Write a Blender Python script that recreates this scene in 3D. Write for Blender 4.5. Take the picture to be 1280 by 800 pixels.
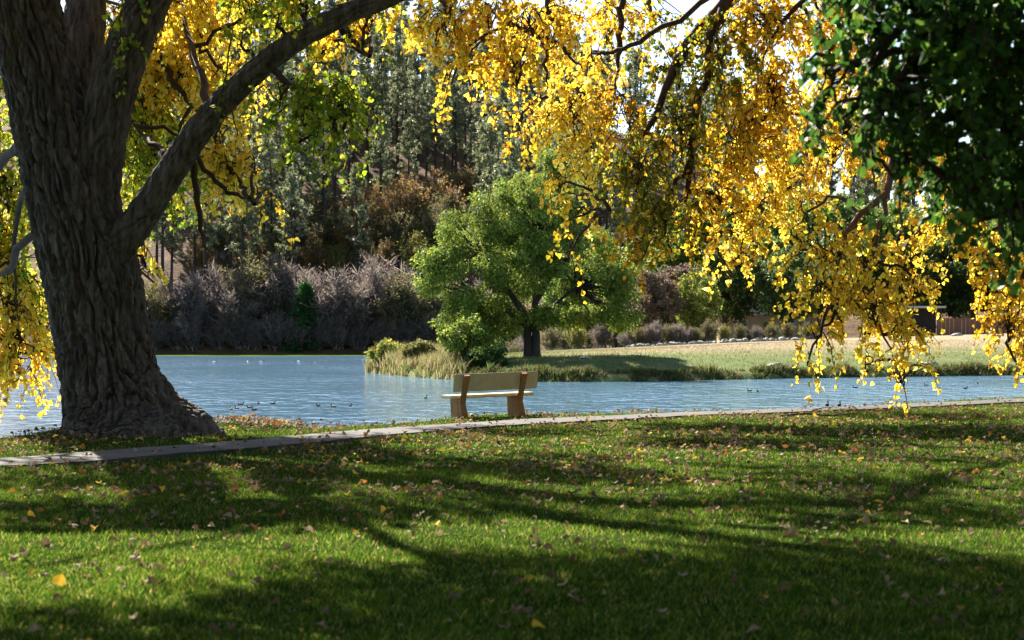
import bpy, math
import numpy as np
from mathutils import Vector, Matrix

for o in list(bpy.data.objects):
    bpy.data.objects.remove(o)
scene = bpy.context.scene
COL = scene.collection

# ------------------------------------------------------------------ camera, sky, sun
F, HC, PH = 2400.0, 1.55, 425.0          # focal length (px of a 1280 wide picture), eye height, horizon row
cam_d = bpy.data.cameras.new('camera')
cam = bpy.data.objects.new('camera', cam_d)
COL.objects.link(cam)
cam.location = (0, 0, HC)
cam.rotation_euler = (math.radians(90), 0, 0)
cam_d.sensor_width = 36
cam_d.lens = F / 1280 * 36
cam_d.shift_y = (PH - 400) / 1280
cam_d.clip_end = 9000
cam_d.dof.use_dof = True
cam_d.dof.focus_distance = 42
cam_d.dof.aperture_fstop = 3.6
scene.camera = cam

SUN_AZ, SUN_EL = math.radians(-24), math.radians(37)
SUN = np.array([math.sin(SUN_AZ) * math.cos(SUN_EL), math.cos(SUN_AZ) * math.cos(SUN_EL), math.sin(SUN_EL)])
world = bpy.data.worlds.new('World')
scene.world = world
world.use_nodes = True
wn = world.node_tree
wn.nodes.clear()
sky = wn.nodes.new('ShaderNodeTexSky')
sky.sky_type = 'NISHITA'
sky.sun_disc = False
sky.sun_elevation = SUN_EL
sky.sun_rotation = SUN_AZ
sky.air_density = 1.0
sky.dust_density = 0.6
sky.ozone_density = 2.0
bg = wn.nodes.new('ShaderNodeBackground')
bg.inputs[1].default_value = 0.05
wo = wn.nodes.new('ShaderNodeOutputWorld')
wn.links.new(sky.outputs[0], bg.inputs[0])
wn.links.new(bg.outputs[0], wo.inputs[0])

sl = bpy.data.lights.new('sun', 'SUN')
sl.energy = 5.0
sl.angle = math.radians(0.53)
sl.color = (1.0, 0.93, 0.82)
so = bpy.data.objects.new('sun', sl)
so.rotation_euler = Vector(SUN).to_track_quat('Z', 'Y').to_euler()
so.location = (-30, 60, 60)
COL.objects.link(so)

vs = scene.view_settings
vs.view_transform = 'Standard'
vs.look = 'None'
vs.exposure = 2.0
vs.gamma = 1
scene.cycles.max_bounces = 8
scene.cycles.diffuse_bounces = 4
scene.cycles.transmission_bounces = 6
scene.cycles.transparent_max_bounces = 6
scene.cycles.use_denoising = True

# ------------------------------------------------------------------ helpers
rng = np.random.default_rng(11)


def P(x, y, d):
    """point seen at picture column x, row y when it stands d metres away"""
    return np.array([(x - 640) / F * d, d, HC + (PH - y) / F * d])


def ground_at(x, y, z=0.0):
    d = (HC - z) * F / (y - PH)
    return np.array([(x - 640) / F * d, d, z])


_perm = np.random.default_rng(3).permutation(256)
_perm = np.concatenate([_perm, _perm])
_g = np.random.default_rng(4).normal(size=(256, 3))
_g /= np.linalg.norm(_g, axis=1)[:, None]


def perlin(p):
    p = np.asarray(p, float)
    i = np.floor(p).astype(int)
    f = p - i
    u = f * f * f * (f * (f * 6 - 15) + 10)
    i &= 255
    out = 0
    for dx in (0, 1):
        wx = u[:, 0] if dx else 1 - u[:, 0]
        for dy in (0, 1):
            wy = u[:, 1] if dy else 1 - u[:, 1]
            for dz in (0, 1):
                wz = u[:, 2] if dz else 1 - u[:, 2]
                h = _perm[_perm[_perm[(i[:, 0] + dx) & 255] + ((i[:, 1] + dy) & 255)] + ((i[:, 2] + dz) & 255)]
                g = _g[h]
                out = out + wx * wy * wz * (g[:, 0] * (f[:, 0] - dx) + g[:, 1] * (f[:, 1] - dy) + g[:, 2] * (f[:, 2] - dz))
    return out * 1.6


def noise2(x, y, s, k=0.0):
    x = np.atleast_1d(np.asarray(x, float))
    y = np.atleast_1d(np.asarray(y, float))
    return perlin(np.stack([x * s, y * s, np.full_like(x, k)], -1))


def norm(v):
    return v / np.maximum(np.linalg.norm(v, axis=-1, keepdims=True), 1e-9)


class Geo:
    """collects vertices, faces of any size and a colour per vertex"""

    def __init__(self):
        self.v, self.f, self.c, self.n = [], [], [], 0

    def add(self, v, f, c=(0.5, 0.5, 0.5)):
        v = np.asarray(v, float).reshape(-1, 3)
        f = np.asarray(f, int)
        c = np.asarray(c, float)
        if c.ndim == 1:
            c = np.repeat(c[None], len(v), 0)
        self.v.append(v)
        self.f.append(f + self.n)
        self.c.append(c)
        self.n += len(v)
        return self

    def mesh(self, name, mat, smooth=False):
        me = bpy.data.meshes.new(name)
        v = np.concatenate(self.v)
        me.vertices.add(len(v))
        me.vertices.foreach_set('co', v.ravel())
        loops = np.concatenate([f.ravel() for f in self.f])
        tot = np.concatenate([np.full(len(f), f.shape[1]) for f in self.f])
        start = np.concatenate([[0], np.cumsum(tot)[:-1]])
        me.loops.add(len(loops))
        me.loops.foreach_set('vertex_index', loops.astype(np.int32))
        me.polygons.add(len(tot))
        me.polygons.foreach_set('loop_start', start.astype(np.int32))
        c = np.concatenate(self.c)
        a = me.color_attributes.new('col', 'FLOAT_COLOR', 'POINT')
        a.data.foreach_set('color', np.concatenate([c, np.ones((len(c), 1))], 1).ravel().astype(np.float32))
        me.polygons.foreach_set('use_smooth', np.full(len(tot), smooth))
        me.materials.append(mat)
        me.update(calc_edges=True)
        me.validate()
        return me


def link(name, data, parent=None, kind=None, label=None, cat=None, group=None, loc=None, rz=None, scale=None):
    o = bpy.data.objects.new(name, data)
    COL.objects.link(o)
    if parent:
        o.parent = parent
    for k, val in (('kind', kind), ('label', label), ('category', cat), ('group', group)):
        if val:
            o[k] = val
    if loc is not None:
        o.location = tuple(float(q) for q in loc)
    if rz is not None:
        o.rotation_euler = (0, 0, rz)
    if scale is not None:
        o.scale = (scale,) * 3 if np.isscalar(scale) else tuple(scale)
    return o


def tubes(pts, rad, k=5, cap=False):
    """pts (T,n,3), rad (T,n) -> vertices and quads of T tubes"""
    pts = np.asarray(pts, float)
    rad = np.asarray(rad, float)
    T, n, _ = pts.shape
    tan = np.gradient(pts, axis=1)
    tan = norm(tan)
    mean = norm(pts[:, -1] - pts[:, 0])
    ref = np.where(np.abs(mean[:, 2:3]) > 0.8, np.array([[0.0, 1.0, 0.0]]), np.array([[0.0, 0.0, 1.0]]))
    ref = np.repeat(ref[:, None], n, 1)
    a = norm(np.cross(tan, ref))
    b = np.cross(tan, a)
    th = np.arange(k) / k * 2 * np.pi
    ring = pts[:, :, None] + rad[:, :, None, None] * (a[:, :, None] * np.cos(th)[None, None, :, None] + b[:, :, None] * np.sin(th)[None, None, :, None])
    v = ring.reshape(-1, 3)
    idx = np.arange(T * n * k).reshape(T, n, k)
    q = np.stack([idx[:, :-1], np.roll(idx, -1, 2)[:, :-1], np.roll(idx, -1, 2)[:, 1:], idx[:, 1:]], -1).reshape(-1, 4)
    return v, q


def smooth_path(p, n):
    """Catmull-Rom through the rows of p (any number of columns), n samples"""
    p = np.asarray(p, float)
    m = len(p)
    q = np.concatenate([[2 * p[0] - p[1]], p, [2 * p[-1] - p[-2]]])
    t = np.linspace(0, m - 1 - 1e-6, n)
    i = t.astype(int)
    u = (t - i)[:, None]
    p0, p1, p2, p3 = q[i], q[i + 1], q[i + 2], q[i + 3]
    return 0.5 * (2 * p1 + (p2 - p0) * u + (2 * p0 - 5 * p1 + 4 * p2 - p3) * u ** 2 + (3 * p1 - p0 - 3 * p2 + p3) * u ** 3)


def box(g, lo, hi, c=(0.5, 0.5, 0.5)):
    lo, hi = np.asarray(lo, float), np.asarray(hi, float)
    v = np.array([[(lo, hi)[a][0], (lo, hi)[b][1], (lo, hi)[e][2]] for a in (0, 1) for b in (0, 1) for e in (0, 1)])
    f = [[0, 1, 3, 2], [4, 6, 7, 5], [0, 4, 5, 1], [2, 3, 7, 6], [0, 2, 6, 4], [1, 5, 7, 3]]
    return g.add(v, f, c)


def blob(g, c, r, nu=10, nv=7, col=(0.5, 0.5, 0.5), bump=0.0, seed=0):
    th = np.arange(nu) / nu * 2 * np.pi
    ph = np.linspace(0.02, np.pi - 0.02, nv)
    d = np.stack([np.outer(np.sin(ph), np.cos(th)), np.outer(np.sin(ph), np.sin(th)), np.outer(np.cos(ph), np.ones(nu))], -1).reshape(-1, 3)
    s = 1 + (bump * perlin(d * 1.7 + seed * 7.3) if bump else 0) * np.ones(len(d))
    v = np.asarray(c) + d * np.asarray(r) * s[:, None]
    i = np.arange(nu * nv).reshape(nv, nu)
    q = np.stack([i[:-1], i[1:], np.roll(i, -1, 1)[1:], np.roll(i, -1, 1)[:-1]], -1).reshape(-1, 4)
    return g.add(v, q, col)


# deltoid leaf: base, sides, tip, folded along the midrib
LEAF4 = np.array([[0, 0, 0], [-0.48, 0.30, 0.10], [0, 1.0, -0.06], [0.48, 0.30, 0.10]])
LEAF4_F = np.array([[0, 2, 1], [0, 3, 2]])
LEAF6 = np.array([[0, 0, 0], [-0.42, 0.10, 0.10], [-0.40, 0.46, 0.10], [0, 1.0, -0.12], [0.40, 0.46, 0.10], [0.42, 0.10, 0.10]])
LEAF6_F = np.array([[0, 3, 2], [0, 2, 1], [0, 4, 3], [0, 5, 4]])
LEAF9 = np.array([[0, 0.06, 0], [-0.28, 0.0, 0.05], [-0.5, 0.22, 0.12], [-0.36, 0.55, 0.08], [0, 1.0, -0.1], [0.36, 0.55, 0.08], [0.5, 0.22, 0.12], [0.28, 0.0, 0.05], [0, 0.45, 0]])
LEAF9_F = np.array([[8, 0, 1], [8, 1, 2], [8, 2, 3], [8, 3, 4], [8, 4, 5], [8, 5, 6], [8, 6, 7], [8, 7, 0]])
NARROW = np.array([[0, 0, 0], [-0.16, 0.45, 0.03], [0, 1.0, -0.05], [0.16, 0.45, 0.03]])


def frames(tip, nrm):
    y = norm(tip)
    x = norm(np.cross(y, nrm))
    z = np.cross(x, y)
    return x, y, z


def leaves(g, pos, tip, nrm, size, col, shape=LEAF4, faces=LEAF4_F):
    x, y, z = frames(tip, nrm)
    s = size[:, None, None]
    v = pos[:, None] + s * (x[:, None] * shape[None, :, 0:1] + y[:, None] * shape[None, :, 1:2] + z[:, None] * shape[None, :, 2:3])
    N, k = len(pos), len(shape)
    f = (faces[None] + (np.arange(N) * k)[:, None, None]).reshape(-1, 3)
    g.add(v.reshape(-1, 3), f, np.repeat(col, k, 0))


def palette(cols, n, r, var=0.18):
    cols = np.asarray(cols, float)
    w = cols[:, 3] / cols[:, 3].sum()
    c = cols[r.choice(len(cols), n, p=w), :3]
    return np.clip(c * (1 + var * r.normal(size=(n, 1))) * (1 + 0.06 * r.normal(size=(n, 3))), 0.004, 0.95)


# ------------------------------------------------------------------ materials
def mat(name):
    m = bpy.data.materials.new(name)
    m.use_nodes = True
    nt = m.node_tree
    nt.nodes.clear()
    return m, nt, nt.nodes.new('ShaderNodeOutputMaterial')


def node(nt, t, **kw):
    n = nt.nodes.new(t)
    for k, val in kw.items():
        if k.startswith('i_'):
            n.inputs[k[2:].replace('_', ' ')].default_value = val
        else:
            setattr(n, k, val)
    return n


def leaf_material(name, trans=0.5, rough=0.5, gain=1.0, spec=0.3, through=(1, 1, 1)):
    m, nt, out = mat(name)
    a = node(nt, 'ShaderNodeAttribute', attribute_name='col')
    p = node(nt, 'ShaderNodeBsdfPrincipled', i_Roughness=rough)
    p.inputs['Specular IOR Level'].default_value = spec
    t = node(nt, 'ShaderNodeBsdfTranslucent')
    gm = node(nt, 'ShaderNodeGamma')
    gm.inputs[1].default_value = gain
    mix = node(nt, 'ShaderNodeMixShader')
    mix.inputs[0].default_value = trans
    L = nt.links.new
    L(a.outputs['Color'], p.inputs['Base Color'])
    L(a.outputs['Color'], gm.inputs[0])
    mu = node(nt, 'ShaderNodeMix', data_type='RGBA', blend_type='MULTIPLY')     # light passing through a blade comes out yellower
    mu.inputs['Factor'].default_value = 1
    mu.inputs[7].default_value = (*through, 1)
    L(gm.outputs[0], mu.inputs[6])
    L(mu.outputs[2], t.inputs['Color'])
    L(p.outputs[0], mix.inputs[1])
    L(t.outputs[0], mix.inputs[2])
    L(mix.outputs[0], out.inputs[0])
    return m


def surf(name, c1, c2, scale=4.0, rough=0.85, bump=0.3, bscale=40.0, bdist=0.02, use_attr=False, stretch=(1, 1, 1), detail=8, spec=0.3):
    """two-tone noisy matt surface, optionally tinted by the vertex colour"""
    m, nt, out = mat(name)
    L = nt.links.new
    tc = node(nt, 'ShaderNodeTexCoord')
    mp = node(nt, 'ShaderNodeMapping')
    mp.inputs['Scale'].default_value = stretch
    L(tc.outputs['Object'], mp.inputs[0])
    n1 = node(nt, 'ShaderNodeTexNoise', i_Scale=scale, i_Detail=detail, i_Roughness=0.65)
    L(mp.outputs[0], n1.inputs['Vector'])
    rp = node(nt, 'ShaderNodeValToRGB')
    rp.color_ramp.elements[0].position = 0.32
    rp.color_ramp.elements[1].position = 0.68
    rp.color_ramp.elements[0].color = (*c1, 1)
    rp.color_ramp.elements[1].color = (*c2, 1)
    L(n1.outputs[0], rp.inputs[0])
    p = node(nt, 'ShaderNodeBsdfPrincipled', i_Roughness=rough)
    p.inputs['Specular IOR Level'].default_value = spec
    colour = rp.outputs[0]
    if use_attr:
        a = node(nt, 'ShaderNodeAttribute', attribute_name='col')
        mx = node(nt, 'ShaderNodeMix', data_type='RGBA', blend_type='MULTIPLY')
        mx.inputs['Factor'].default_value = 1
        L(rp.outputs[0], mx.inputs[6])
        L(a.outputs['Color'], mx.inputs[7])
        colour = mx.outputs[2]
    L(colour, p.inputs['Base Color'])
    if bump:
        n2 = node(nt, 'ShaderNodeTexNoise', i_Scale=bscale, i_Detail=6.0, i_Roughness=0.6)
        L(mp.outputs[0], n2.inputs['Vector'])
        b = node(nt, 'ShaderNodeBump', i_Strength=bump, i_Distance=bdist)
        L(n2.outputs[0], b.inputs['Height'])
        L(b.outputs[0], p.inputs['Normal'])
    L(p.outputs[0], out.inputs[0])
    return m


M_leaf = leaf_material('cottonwood_leaf', 0.64, 0.45, 1.0, 0.2)
M_dark_leaf = leaf_material('green_leaf', 0.42, 0.5, 1.0, 0.12)
M_foliage = leaf_material('far_foliage', 0.45, 0.55, 1.0, 0.2)
M_needle = leaf_material('pine_needles', 0.35, 0.5, 1.0, 0.35)
M_grass = leaf_material('grass_blade', 0.5, 0.8, 1.0, 0.02, (1.25, 1.15, 0.9))
M_reed = leaf_material('reed_blade', 0.4, 0.7, 1.0, 0.05)
M_litter = leaf_material('dry_leaf', 0.2, 0.7, 1.0, 0.08)
M_bark = surf('cottonwood_bark', (0.020, 0.014, 0.010), (0.19, 0.16, 0.135), 11.0, 0.9, 0.9, 48.0, 0.04, stretch=(1, 1, 0.16))
M_twig = surf('twig_bark', (0.035, 0.022, 0.014), (0.075, 0.048, 0.030), 8.0, 0.85, 0.0)
M_red_twig = surf('reddish_branch_bark', (0.13, 0.055, 0.025), (0.24, 0.11, 0.05), 8.0, 0.8, 0.0)
M_dim_bark = surf('grey_bark', (0.028, 0.022, 0.018), (0.065, 0.054, 0.045), 3.0, 0.9, 0.4, 12.0, 0.03, stretch=(1, 1, 0.3))
M_lawn = surf('lawn_soil_and_turf', (0.014, 0.028, 0.006), (0.036, 0.052, 0.014), 1.3, 1.0, 0.3, 30.0, 0.03, spec=0.0)
M_path = surf('path_concrete', (0.042, 0.036, 0.03), (0.085, 0.074, 0.062), 0.9, 0.9, 0.25, 60.0, 0.006)
M_rock = surf('pale_stone', (0.22, 0.20, 0.17), (0.42, 0.39, 0.34), 5.0, 0.9, 0.5, 14.0, 0.03)
M_meadow = surf('meadow_turf', (0.75, 0.75, 0.75), (1.15, 1.15, 1.15), 0.9, 0.95, 0.8, 6.0, 0.12, use_attr=True, spec=0.1)
M_hill = surf('forest_floor', (0.055, 0.036, 0.018), (0.17, 0.095, 0.04), 0.16, 0.95, 0.8, 1.2, 0.5, spec=0.1)
M_bed = surf('dry_plain', (0.06, 0.055, 0.035), (0.11, 0.095, 0.06), 0.02, 0.95, 0.0, spec=0.1)

# ------------------------------------------------------------------ setting
SHX = np.array([-60, -20, -12, -9, -7.9, -7.45, -6.4, -5.3, -3.4, -2.3, -1.0, 0, 1.5, 3.4, 7.5, 14, 25, 60, 140])
SHY = np.array([14, 24.5, 28, 29.4, 30.1, 33.0, 34.6, 34.7, 33.7, 35.6, 38.7, 40.2, 40.7, 41.2, 44.4, 52.6, 64, 90, 130])
PATHC = np.array([[-30, 8.5], [-16, 17], [-10, 21.0], [-6.3, 23.7], [-4.9, 26.9 - 0.7], [-3.5, 28.6], [-2.1, 31.6], [0, 35.3], [1.6, 37.2], [3.3, 38.9], [7.4, 42.6], [12.9, 48.3], [20, 55.5], [34, 68]])
PATHS = smooth_path(PATHC, 260)


def shore_edge(x):
    return np.interp(x, SHX, SHY) + 0.12 * noise2(x, np.zeros_like(x), 1.7, 4.2) + 0.05 * noise2(x, np.zeros_like(x), 6.0, 1.2)


def lawn_z(x, y):
    x, y = np.atleast_1d(np.asarray(x, float)), np.atleast_1d(np.asarray(y, float))
    z = 0.035 * noise2(x, y, 0.35, 2.0) + 0.012 * noise2(x, y, 1.6, 5.0)
    z = z + 0.06 * np.exp(-((x + 6.45) ** 2 + (y - 31.2) ** 2) / 2.4 ** 2)
    z = z + 0.10 * np.exp(-((x + 4.75) ** 2 / 0.9 ** 2 + (y - 33.6) ** 2 / 1.0))
    e = shore_edge(x) - y
    t = np.clip((e + 0.35) / 0.45, 0, 1)
    return z * t - 1.3 * (1 - t * t * (3 - 2 * t))


def path_dist(x, y):
    d = np.full(len(x), 1e9)
    for i in range(0, len(PATHS) - 1):
        a, b = PATHS[i], PATHS[i + 1]
        ab = b - a
        t = np.clip(((x - a[0]) * ab[0] + (y - a[1]) * ab[1]) / (ab @ ab), 0, 1)
        d = np.minimum(d, np.hypot(x - a[0] - t * ab[0], y - a[1] - t * ab[1]))
    return d


def grid(name, xs, ys, zf, material, colf=None, kind='structure'):
    X, Y = np.meshgrid(xs, ys)
    z = zf(X.ravel(), Y.ravel())
    v = np.stack([X.ravel(), Y.ravel(), z], -1)
    i = np.arange(len(v)).reshape(X.shape)
    q = np.stack([i[:-1, :-1], i[:-1, 1:], i[1:, 1:], i[1:, :-1]], -1).reshape(-1, 4)
    c = colf(v) if colf else (0.5, 0.5, 0.5)
    return link(name, Geo().add(v, q, c).mesh(name, material, True), kind=kind)


grid('ground', np.linspace(-6000, 6000, 25), np.linspace(-3000, 8500, 25), lambda x, y: np.full(len(x), -3.0), M_bed)
grid('lawn', np.concatenate([np.linspace(-60, -13, 30), np.linspace(-12.8, 16, 140), np.linspace(16.4, 110, 40)]),
     np.concatenate([np.linspace(-40, 7.5, 20), np.linspace(8, 56, 190), np.linspace(57, 112, 30)]), lawn_z, M_lawn)

# footpath: a slab strip with thickness
pt = np.gradient(PATHS, axis=0)
pn = norm(np.stack([-pt[:, 1], pt[:, 0]], -1))
wv = 0.64 + 0.03 * noise2(PATHS[:, 0], PATHS[:, 1], 0.9)
rows = []
for s, dz in ((-1, -0.12), (-1, 0.0), (-0.5, 0.006), (0, 0.01), (0.5, 0.006), (1, 0.0), (1, -0.12)):
    q = PATHS + pn * (s * wv)[:, None]
    rows.append(np.stack([q[:, 0], q[:, 1], lawn_z(q[:, 0], q[:, 1]) * 0.6 + 0.045 + dz], -1))
rows = np.stack(rows, 1)
ii = np.arange(rows.shape[0] * 7).reshape(-1, 7)
qq = np.stack([ii[:-1, :-1], ii[1:, :-1], ii[1:, 1:], ii[:-1, 1:]], -1).reshape(-1, 4)
link('footpath', Geo().add(rows.reshape(-1, 3), qq).mesh('footpath', M_path), kind='structure')

# lake
m_w, nt, out = mat('lake_water')
tc = node(nt, 'ShaderNodeTexCoord')
mp = node(nt, 'ShaderNodeMapping')
mp.inputs['Scale'].default_value = (1.0, 0.42, 1.0)
nt.links.new(tc.outputs['Object'], mp.inputs[0])
n1 = node(nt, 'ShaderNodeTexNoise', i_Scale=1.5, i_Detail=3.0, i_Roughness=0.5, i_Distortion=0.4)
n2 = node(nt, 'ShaderNodeTexNoise', i_Scale=0.10, i_Detail=3.0)
nt.links.new(mp.outputs[0], n1.inputs['Vector'])
nt.links.new(mp.outputs[0], n2.inputs['Vector'])
am = node(nt, 'ShaderNodeMapRange')
am.inputs['To Min'].default_value = 0.45
am.inputs['To Max'].default_value = 1.15
am.inputs['From Min'].default_value = 0.35
am.inputs['From Max'].default_value = 0.65
nt.links.new(n2.outputs[0], am.inputs['Value'])
bp = node(nt, 'ShaderNodeBump', i_Distance=0.34)
nt.links.new(n1.outputs[0], bp.inputs['Height'])
nt.links.new(am.outputs[0], bp.inputs['Strength'])
pw = node(nt, 'ShaderNodeBsdfPrincipled', i_Roughness=0.08, i_IOR=1.33)
pw.inputs['Base Color'].default_value = (0.10, 0.20, 0.30, 1)
nt.links.new(bp.outputs[0], pw.inputs['Normal'])
nt.links.new(pw.outputs[0], out.inputs[0])
WZ = -0.35
grid('lake', np.linspace(-600, 400, 3), np.linspace(10, 262, 3), lambda x, y: np.full(len(x), WZ), m_w)

# meadow on the far side
MSX = np.array([-12, -9, -8, -5.9, -3, 0.7, 4.3, 9.9, 16.6, 27.6, 60, 140, 300])
MSY = np.array([140, 114, 110, 101, 92, 87, 86.5, 91.5, 97, 103.5, 112, 130, 160])


def meadow_dist(x, y):
    near = y - np.interp(x, MSX, MSY) + 0.5 * noise2(x, y * 0, 0.35, 3.1)
    left = x - np.interp(y, [80, 100, 113, 130, 160, 200, 246, 300], [-6, -6.5, -8.8, -7.5, -4, 2, 10, 12])
    return np.minimum(near, left * 1.1)


def meadow_z(x, y):
    d = meadow_dist(x, y)
    z = np.interp(d, [-3, 0, 0.7, 7, 30, 90, 112, 135, 200], [-2.2, -0.5, -0.05, 0.62, 1.25, 2.3, 3.4, 4.9, 8.0])
    return z + np.clip(d, 0, 20) / 20 * (0.010 * np.clip(x, 0, 100) + 0.07 * noise2(x, y, 0.09, 1.0))


def meadow_col(v):
    d = meadow_dist(v[:, 0], v[:, 1])
    n = noise2(v[:, 0] * 0.45, v[:, 1], 0.10, 8.0) + 0.5 * noise2(v[:, 0] * 0.5, v[:, 1], 0.4, 3.0)
    dry = np.clip((d - 7 + 6 * n) / 12, 0, 1) * np.clip((116 - d) / 8, 0, 1)
    dry = np.maximum(dry * 0.95, np.clip(0.25 * n, 0, 1))
    green, straw = np.array([0.115, 0.145, 0.04]), np.array([0.275, 0.215, 0.13])
    c = green + dry[:, None] * (straw - green)
    bare = np.clip(2.2 * (noise2(v[:, 0] * 0.4, v[:, 1], 0.13, 15.0) - 0.42), 0, 1)[:, None] * dry[:, None]
    return c * (1 - bare) + bare * np.array([0.36, 0.27, 0.19])


grid('meadow', np.concatenate([np.linspace(-14, 40, 150), np.linspace(41, 200, 50)]), np.concatenate([np.linspace(82, 130, 150), np.linspace(131, 262, 90)]), meadow_z, M_meadow, meadow_col)


def hill_z(x, y):
    h = np.interp(x, [-220, -60, -25, -5, 15, 40, 64, 100, 260], [70, 66, 60, 56, 51, 44, 36, 28, 18])
    t = np.clip((y - 250) / 185, 0, 1.6)
    s = np.where(t < 1, t ** 1.05, 1 - 0.5 * (t - 1))
    z = 0.35 + h * s + (2.0 * noise2(x, y, 0.03, 6.0) + 0.7 * noise2(x, y, 0.12, 2.0)) * np.clip(t * 6, 0, 1)
    return np.where(y < 250, 0.35 - (250 - y) * 0.5, z)


grid('hillside', np.linspace(-230, 260, 150), np.linspace(245, 560, 130), hill_z, M_hill)

# flat green sheet painting a calm-water reflection along the far bank
M_green_reflection = surf('green_reflection', (0.045, 0.085, 0.020), (0.09, 0.13, 0.03), 0.25, 1.0, 0.0, spec=0.0)
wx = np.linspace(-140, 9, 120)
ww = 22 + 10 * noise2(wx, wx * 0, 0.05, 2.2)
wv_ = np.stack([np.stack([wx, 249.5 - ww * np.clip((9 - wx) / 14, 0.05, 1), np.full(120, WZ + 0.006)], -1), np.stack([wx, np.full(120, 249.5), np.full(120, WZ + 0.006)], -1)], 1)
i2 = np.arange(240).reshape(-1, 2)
link('green_reflection', Geo().add(wv_.reshape(-1, 3), np.stack([i2[:-1, 0], i2[1:, 0], i2[1:, 1], i2[:-1, 1]], -1)).mesh('green_reflection', M_green_reflection),
     kind='stuff', label='green band of painted reflection on the water along the far bank', cat='water weed')

# ------------------------------------------------------------------ cottonwoods
GOLD = [(0.91, 0.575, 0.035, 5), (0.92, 0.67, 0.08, 4), (0.76, 0.40, 0.020, 2), (0.58, 0.48, 0.03, 1.4), (0.30, 0.15, 0.03, .5)]
YEL = [(0.92, 0.65, 0.07, 5), (0.90, 0.57, 0.045, 3), (0.72, 0.60, 0.05, 1.8), (0.94, 0.80, 0.22, 1.8), (0.35, 0.20, 0.04, .3)]
YELGR = [(0.52, 0.50, 0.035, 4), (0.76, 0.60, 0.05, 3), (0.26, 0.34, 0.03, 4), (0.14, 0.24, 0.02, 2)]
GREEN = [(0.28, 0.36, 0.025, 5), (0.42, 0.45, 0.035, 4), (0.14, 0.23, 0.018, 3)]
OLIVE = [(0.22, 0.22, 0.020, 4), (0.48, 0.36, 0.025, 3), (0.13, 0.17, 0.015, 3), (0.62, 0.36, 0.02, 2)]
ORANGE = [(0.66, 0.32, 0.020, 4), (0.48, 0.26, 0.020, 3), (0.74, 0.46, 0.03, 2), (0.28, 0.20, 0.02, 2)]
DARK = [(0.05, 0.12, 0.022, 5), (0.075, 0.165, 0.028, 4), (0.12, 0.22, 0.03, 2), (0.22, 0.32, 0.04, 0.7)]


def bark_tube(g, ctrl, n, k, amp=0.05, roots=False, seed=0.0, flare=None):
    """thick stem: rows of ctrl are x, y, z, radius; furrowed bark is cut into the surface"""
    c = smooth_path(ctrl, n)
    p, r = c[:, :3], c[:, 3]
    tan = norm(np.gradient(p, axis=0))
    ref = np.array([0.0, 1.0, 0.0])
    a = norm(np.cross(np.repeat(ref[None], n, 0), tan))
    b = np.cross(tan, a)
    th = np.arange(k) / k * 2 * np.pi
    dirs = a[:, None] * np.cos(th)[None, :, None] + b[:, None] * np.sin(th)[None, :, None]
    arc = np.concatenate([[0], np.cumsum(np.linalg.norm(np.diff(p, axis=0), axis=1))])
    rr = np.repeat(r[:, None], k, 1)
    if roots:
        h = p[:, 2:3]
        fl = np.exp(-np.clip(h, 0, None) / 0.42)
        lob = 0.05 * np.cos(6 * th + 0.6)[None] + 0.06 * np.cos(10 * th + 2)[None] + 0.04 * np.cos(15 * th)[None]
        rr = rr * (1 + fl * lob)
    s = np.stack([np.cos(th)[None] * rr, np.sin(th)[None] * rr, np.repeat(arc[:, None], k, 1)], -1).reshape(-1, 3)
    big = perlin(s * np.array([1.3, 1.3, 0.6]) + seed)
    w = perlin(s * np.array([2.2, 2.2, 1.3]) + 9 + seed)[:, None] * np.array([0.06, 0.06, 0.12])
    q = s + w
    f1 = np.abs(perlin(q * np.array([6.8, 6.8, 1.15]) + seed))
    f2 = np.abs(perlin(q * np.array([12, 12, 4.2]) + 31 + seed))
    f3 = perlin(s * np.array([24, 24, 15.0]) + 50)
    d = np.clip(f1 * 4.2, 0, 1) ** 0.75 * 0.70 + np.minimum(1, f2 * 3.0) * 0.30 + 0.12 * f3
    if roots:
        amp = amp * np.repeat(1 - 0.45 * np.exp(-np.clip(p[:, 2], 0, None) / 0.5), k)
    rad = rr.ravel() + amp * np.repeat(np.minimum(1, r / 0.42), k) * (d - 0.75) + 0.07 * np.repeat(r, k) * big
    v = np.repeat(p, k, 0) + dirs.reshape(-1, 3) * rad[:, None]
    i = np.arange(n * k).reshape(n, k)
    f = np.stack([i[:-1], np.roll(i, -1, 1)[:-1], np.roll(i, -1, 1)[1:], i[1:]], -1).reshape(-1, 4)
    g.add(v, f)
    return p


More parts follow.
